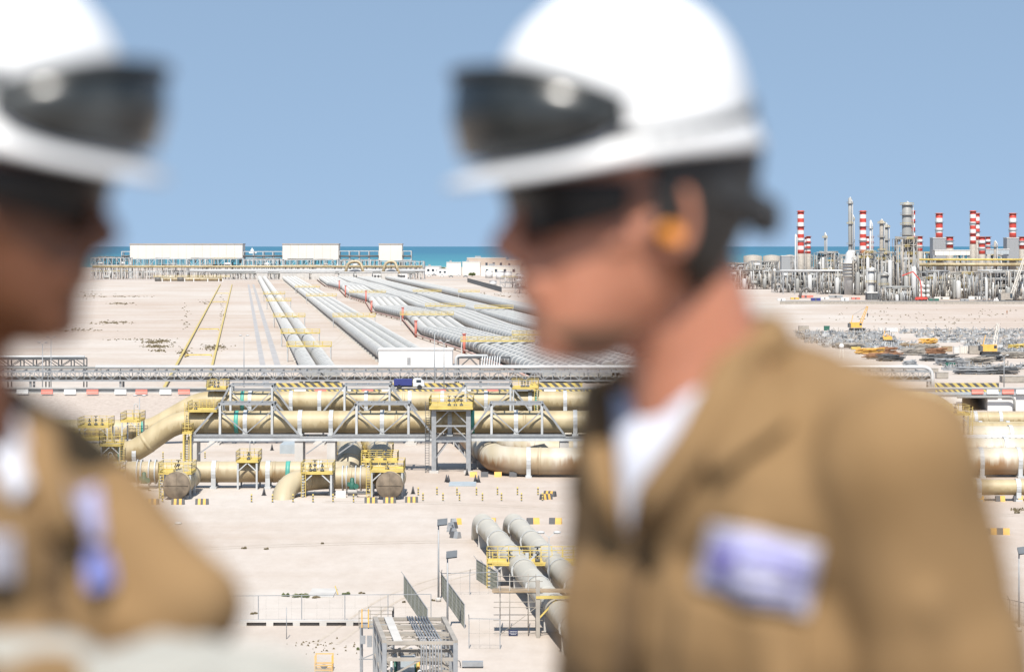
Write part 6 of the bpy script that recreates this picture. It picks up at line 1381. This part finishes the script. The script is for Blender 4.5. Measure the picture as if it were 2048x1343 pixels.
# cloth folds: raised creases at the armpit, sleeve and chest
for a, b, r in ((T(.10, .12, 1010), T(.09, .15, 1330), .022), (T(.112, .03, 1120), T(.118, .02, 1500), .016), (sh + Vector((.02, -.06, -.10)), el + Vector((.0, -.05, .04)), .020), (T(.09, .10, 900), T(.11, .02, 1060), .02)): cap(mb, a, r, b, r, 10)
co = obj('coverall', mb, 'khaki', root); bv = bake(co, .006, 7, fold=.009)
patch('tshirt', bv, ((1236, 800), (1410, 800), (1292, 1058), (1262, 1058)), 'tshirt', root, .006)
tv = MB(); cap(tv, T(.0, 0, 822), .058, T(.04, 0, 845), .056, 20); o = obj('tshirt_collar', tv, 'tshirt', root); bake(o, .005, 6)
# collar: thick ribbon round the nape and down both sides of the opening
def collar(pts, r, flat, m='khaki_dark', name='collar'): o = obj(name, MB().path(pts, r, 14, flat=flat), m, root); return o
def onb(bvh, px, py, lift=.012):
    d = (P(px, py, 1) - EYE).normalized(); h = bvh.ray_cast(EYE, d); return h[0] + h[1] * lift if h[0] else P(px, py, YR)
cpts = [onb(bv, 1296, 1050), onb(bv, 1350, 985), onb(bv, 1410, 905), onb(bv, 1455, 820), onb(bv, 1500, 740, .016), P(1545, 690, YR - .02), P(1540, 665, YR + .06), P(1440, 690, YR + .12)]
obj('collar', MB().path(fillet(cpts, .05, 3), [.007] + [.021] * (len(fillet(cpts, .05, 3)) - 1), 12), 'khaki', root)
cpts = [onb(bv, 1262, 1050), onb(bv, 1228, 960), onb(bv, 1205, 870, .012), onb(bv, 1200, 800, .012), P(1235, 770, YR + .09), P(1330, 720, YR + .13)]
obj('collar', MB().path(fillet(cpts, .05, 3), [.006] + [.014] * (len(fillet(cpts, .05, 3)) - 1), 12), 'khaki', root)
patch('lapel', bv, ((1420, 840), (1530, 700), (1580, 860), (1440, 960)), 'khaki', root, .011, thick=.005)
b1 = patch('chest_badge', bv, ((1430, 1042), (1646, 1088), (1614, 1236), (1398, 1172)), 'badge3', root, .006)
patch('badge_panel', bv, ((1446, 1062), (1630, 1102), (1602, 1218), (1418, 1160)), 'badge', b1 or root, .010)
patch('badge_emblem', bv, ((1450, 1085), (1488, 1093), (1478, 1145), (1440, 1133)), 'badge2', b1 or root, .0135, 8, 8)
for k, (a, b) in enumerate(((1, .95), (1, .7), (1, .85))):
    y0 = 1098 + k * 28; patch('badge_print', bv, ((1505 - k * 7, y0), (1505 - k * 7 + 95 * b, y0 + 22 * b), (1503 - k * 7 + 95 * b, y0 + 22 * b + 11), (1503 - k * 7, y0 + 11)), 'badge2' if k == 0 else 'badge3', b1 or root, .013, 8, 3)
pk = patch('chest_pocket', bv, ((1370, 1190), (1600, 1250), (1590, 1420), (1350, 1400)), 'khaki', root, .007, thick=.003)
patch('front_placket', bv, ((1268, 1060), (1300, 1060), (1270, 1420), (1230, 1420)), 'khaki_dark', root, .006)
headgear(rr_, root)
cover(rr_, root, 'under_jaw_shade', 'jaw_shade', 0, .002, .030, -1.9, 1.9, .0015, 30, 5, .001)  # darker shell along the jaw, painted for the shade under it
for w_, e_ in ((wr, el), (wr2, el2)): d = (w_ - e_).normalized(); obj('cuff', MB().path([w_ - d * .03, w_ + d * .012], [.047, .046], 16), 'khaki_dark', root)
for s, lg in zip((-1, 1), legsR): a = lg[2][0]; b = lg[2][2]; bm = MB(); cap(bm, Vector((a.x, a.y, DZ + .14)), .062, Vector((a.x, a.y, DZ + .06)), .058); cap(bm, Vector((a.x, a.y, DZ + .055)), .055, Vector((b.x, b.y, DZ + .047)), .047); o = obj('boot', bm, 'black', root); bake(o, .008, 4)

# ---- left worker
YL = 1.92; KL = F / YL
rl = Rig((X_(-48, YL), YL - .01, Z_(438, YL)), R(14), R(3), .93, -1)
fwl = Vector((.85, -.53, 0)).normalized(); lfl = Vector((0, 0, 1)).cross(fwl)
def TL(f, s, py): return Vector((X_(-135, YL), YL, Z_(py, YL))) + fwl * f + lfl * s
shl = TL(.0, .135, 1000); elb = P(375, 1215, YL + .02); wrl = P(250, 1400, YL + .0)
shn = TL(0, -.17, 980); eln = P(-60, 1560, YL - .30); wrn = P(120, 1368, YL - .16)
legsL = []
for s in (-1, 1):
    hip = TL(0, s * .085, 2080); hip.z = DZ + .88; kn = Vector((hip.x + .02, hip.y, DZ + .48)); an = Vector((hip.x - .02, hip.y, DZ + .10)); toe = Vector((hip.x + .12, hip.y - .08, DZ + .04)); legsL.append(leg(hip, kn, an, toe))
armsL = [[(shl, .064, shl.lerp(elb, .55), .056), (shl.lerp(elb, .55), .056, elb, .047), (elb, .044, wrl, .032)], [(shn, .070, eln, .055), (eln, .052, wrn, .036)]]
txL = [((0, -.09, 1130), .115, (0, .075, 1130), .110), ((-.015, -.12, 990), .075, (-.015, .10, 990), .070), ((.02, -.085, 1400), .124, (.02, .085, 1400), .120), ((.0, -.08, 1700), .125, (.0, .08, 1700), .125), ((-.01, .0, 868), .068, (.0, .11, 955), .062), ((-.01, 0, 868), .068, (-.01, -.12, 950), .062), ((0, -.08, 2050), .12, (0, .08, 2050), .12)]
root, T, prims, mb = worker_big(YL, txL, (.85, -.53), -135, armsL, rl, 'left worker in white hard hat, khaki coverall and pale gloves, facing right', 'skin_dark', legsL)
cap(mb, rl(-.055, 0, -.03), .060, T(-.01, 0, 880), .066)
cap(mb, rl(-.02, 0, .03), .048, T(.02, .0, 850), .050)
bo = obj('body', mb, 'skin_dark', root); bake(bo, .005, 5)
mb = MB(); prims(mb, 0)
for a, b, r in ((T(.11, .05, 1150), T(.12, .03, 1500), .018), (T(.10, .10, 1180), T(.10, .09, 1420), .024), (shl.lerp(elb, .3) + Vector((.0, -.05, -.02)), elb + Vector((-.04, -.03, -.01)), .018)): cap(mb, a, r, b, r, 10)
co = obj('coverall', mb, 'khaki', root); bv = bake(co, .006, 7, fold=.009)
patch('tshirt', bv, ((-60, 850), (58, 830), (70, 960), (20, 1010)), 'tshirt', root, .006)
patch('lanyard', bv, ((10, 860), (70, 880), (150, 1040), (95, 1070)), 'badge3', root, .012)
b1 = patch('chest_badge', bv, ((150, 990), (182, 980), (200, 1080), (168, 1088)), 'badge', root, .007)
patch('sleeve_badge', bv, ((165, 1112), (215, 1108), (218, 1180), (170, 1180)), 'badgeb', root, .008)
patch('pocket_badge', bv, ((-40, 1070), (16, 1072), (18, 1160), (-40, 1160)), 'badge3', root, .007)
patch('front_placket', bv, ((70, 1090), (110, 1090), (124, 1240), (88, 1240)), 'khaki_dark', root, .006)
cpts = [onb(bv, 100, 1080), onb(bv, 75, 960), onb(bv, 60, 880), P(20, 800, YL + .06), P(-80, 790, YL + .10)]
obj('collar', MB().path(fillet(cpts, .04, 3), .016, 12), 'khaki', root)
for i, (w_, d, nn) in enumerate(((wrl, (.9, -.25, -.22), (0, -.2, -1)), (wrn, (1, .05, .10), (.2, .1, -1)))):
    gm = MB(); hand_into(gm, Vector(w_), Vector(d), Vector(nn), 1.22, .30, 1 if i else -1); dd = Vector(d).normalized(); cap(gm, Vector(w_) - dd * .05, .043, Vector(w_), .038, 14); o = obj('glove', gm, 'glove', root, 'pale work glove'); bake(o, .004, 6)
headgear(rl, root)
for s, lg in zip((-1, 1), legsL): a = lg[2][0]; b = lg[2][2]; bm = MB(); cap(bm, Vector((a.x, a.y, DZ + .14)), .062, Vector((a.x, a.y, DZ + .06)), .058); cap(bm, Vector((a.x, a.y, DZ + .055)), .055, Vector((b.x, b.y, DZ + .047)), .047); o = obj('boot', bm, 'black', root); bake(o, .008, 4)
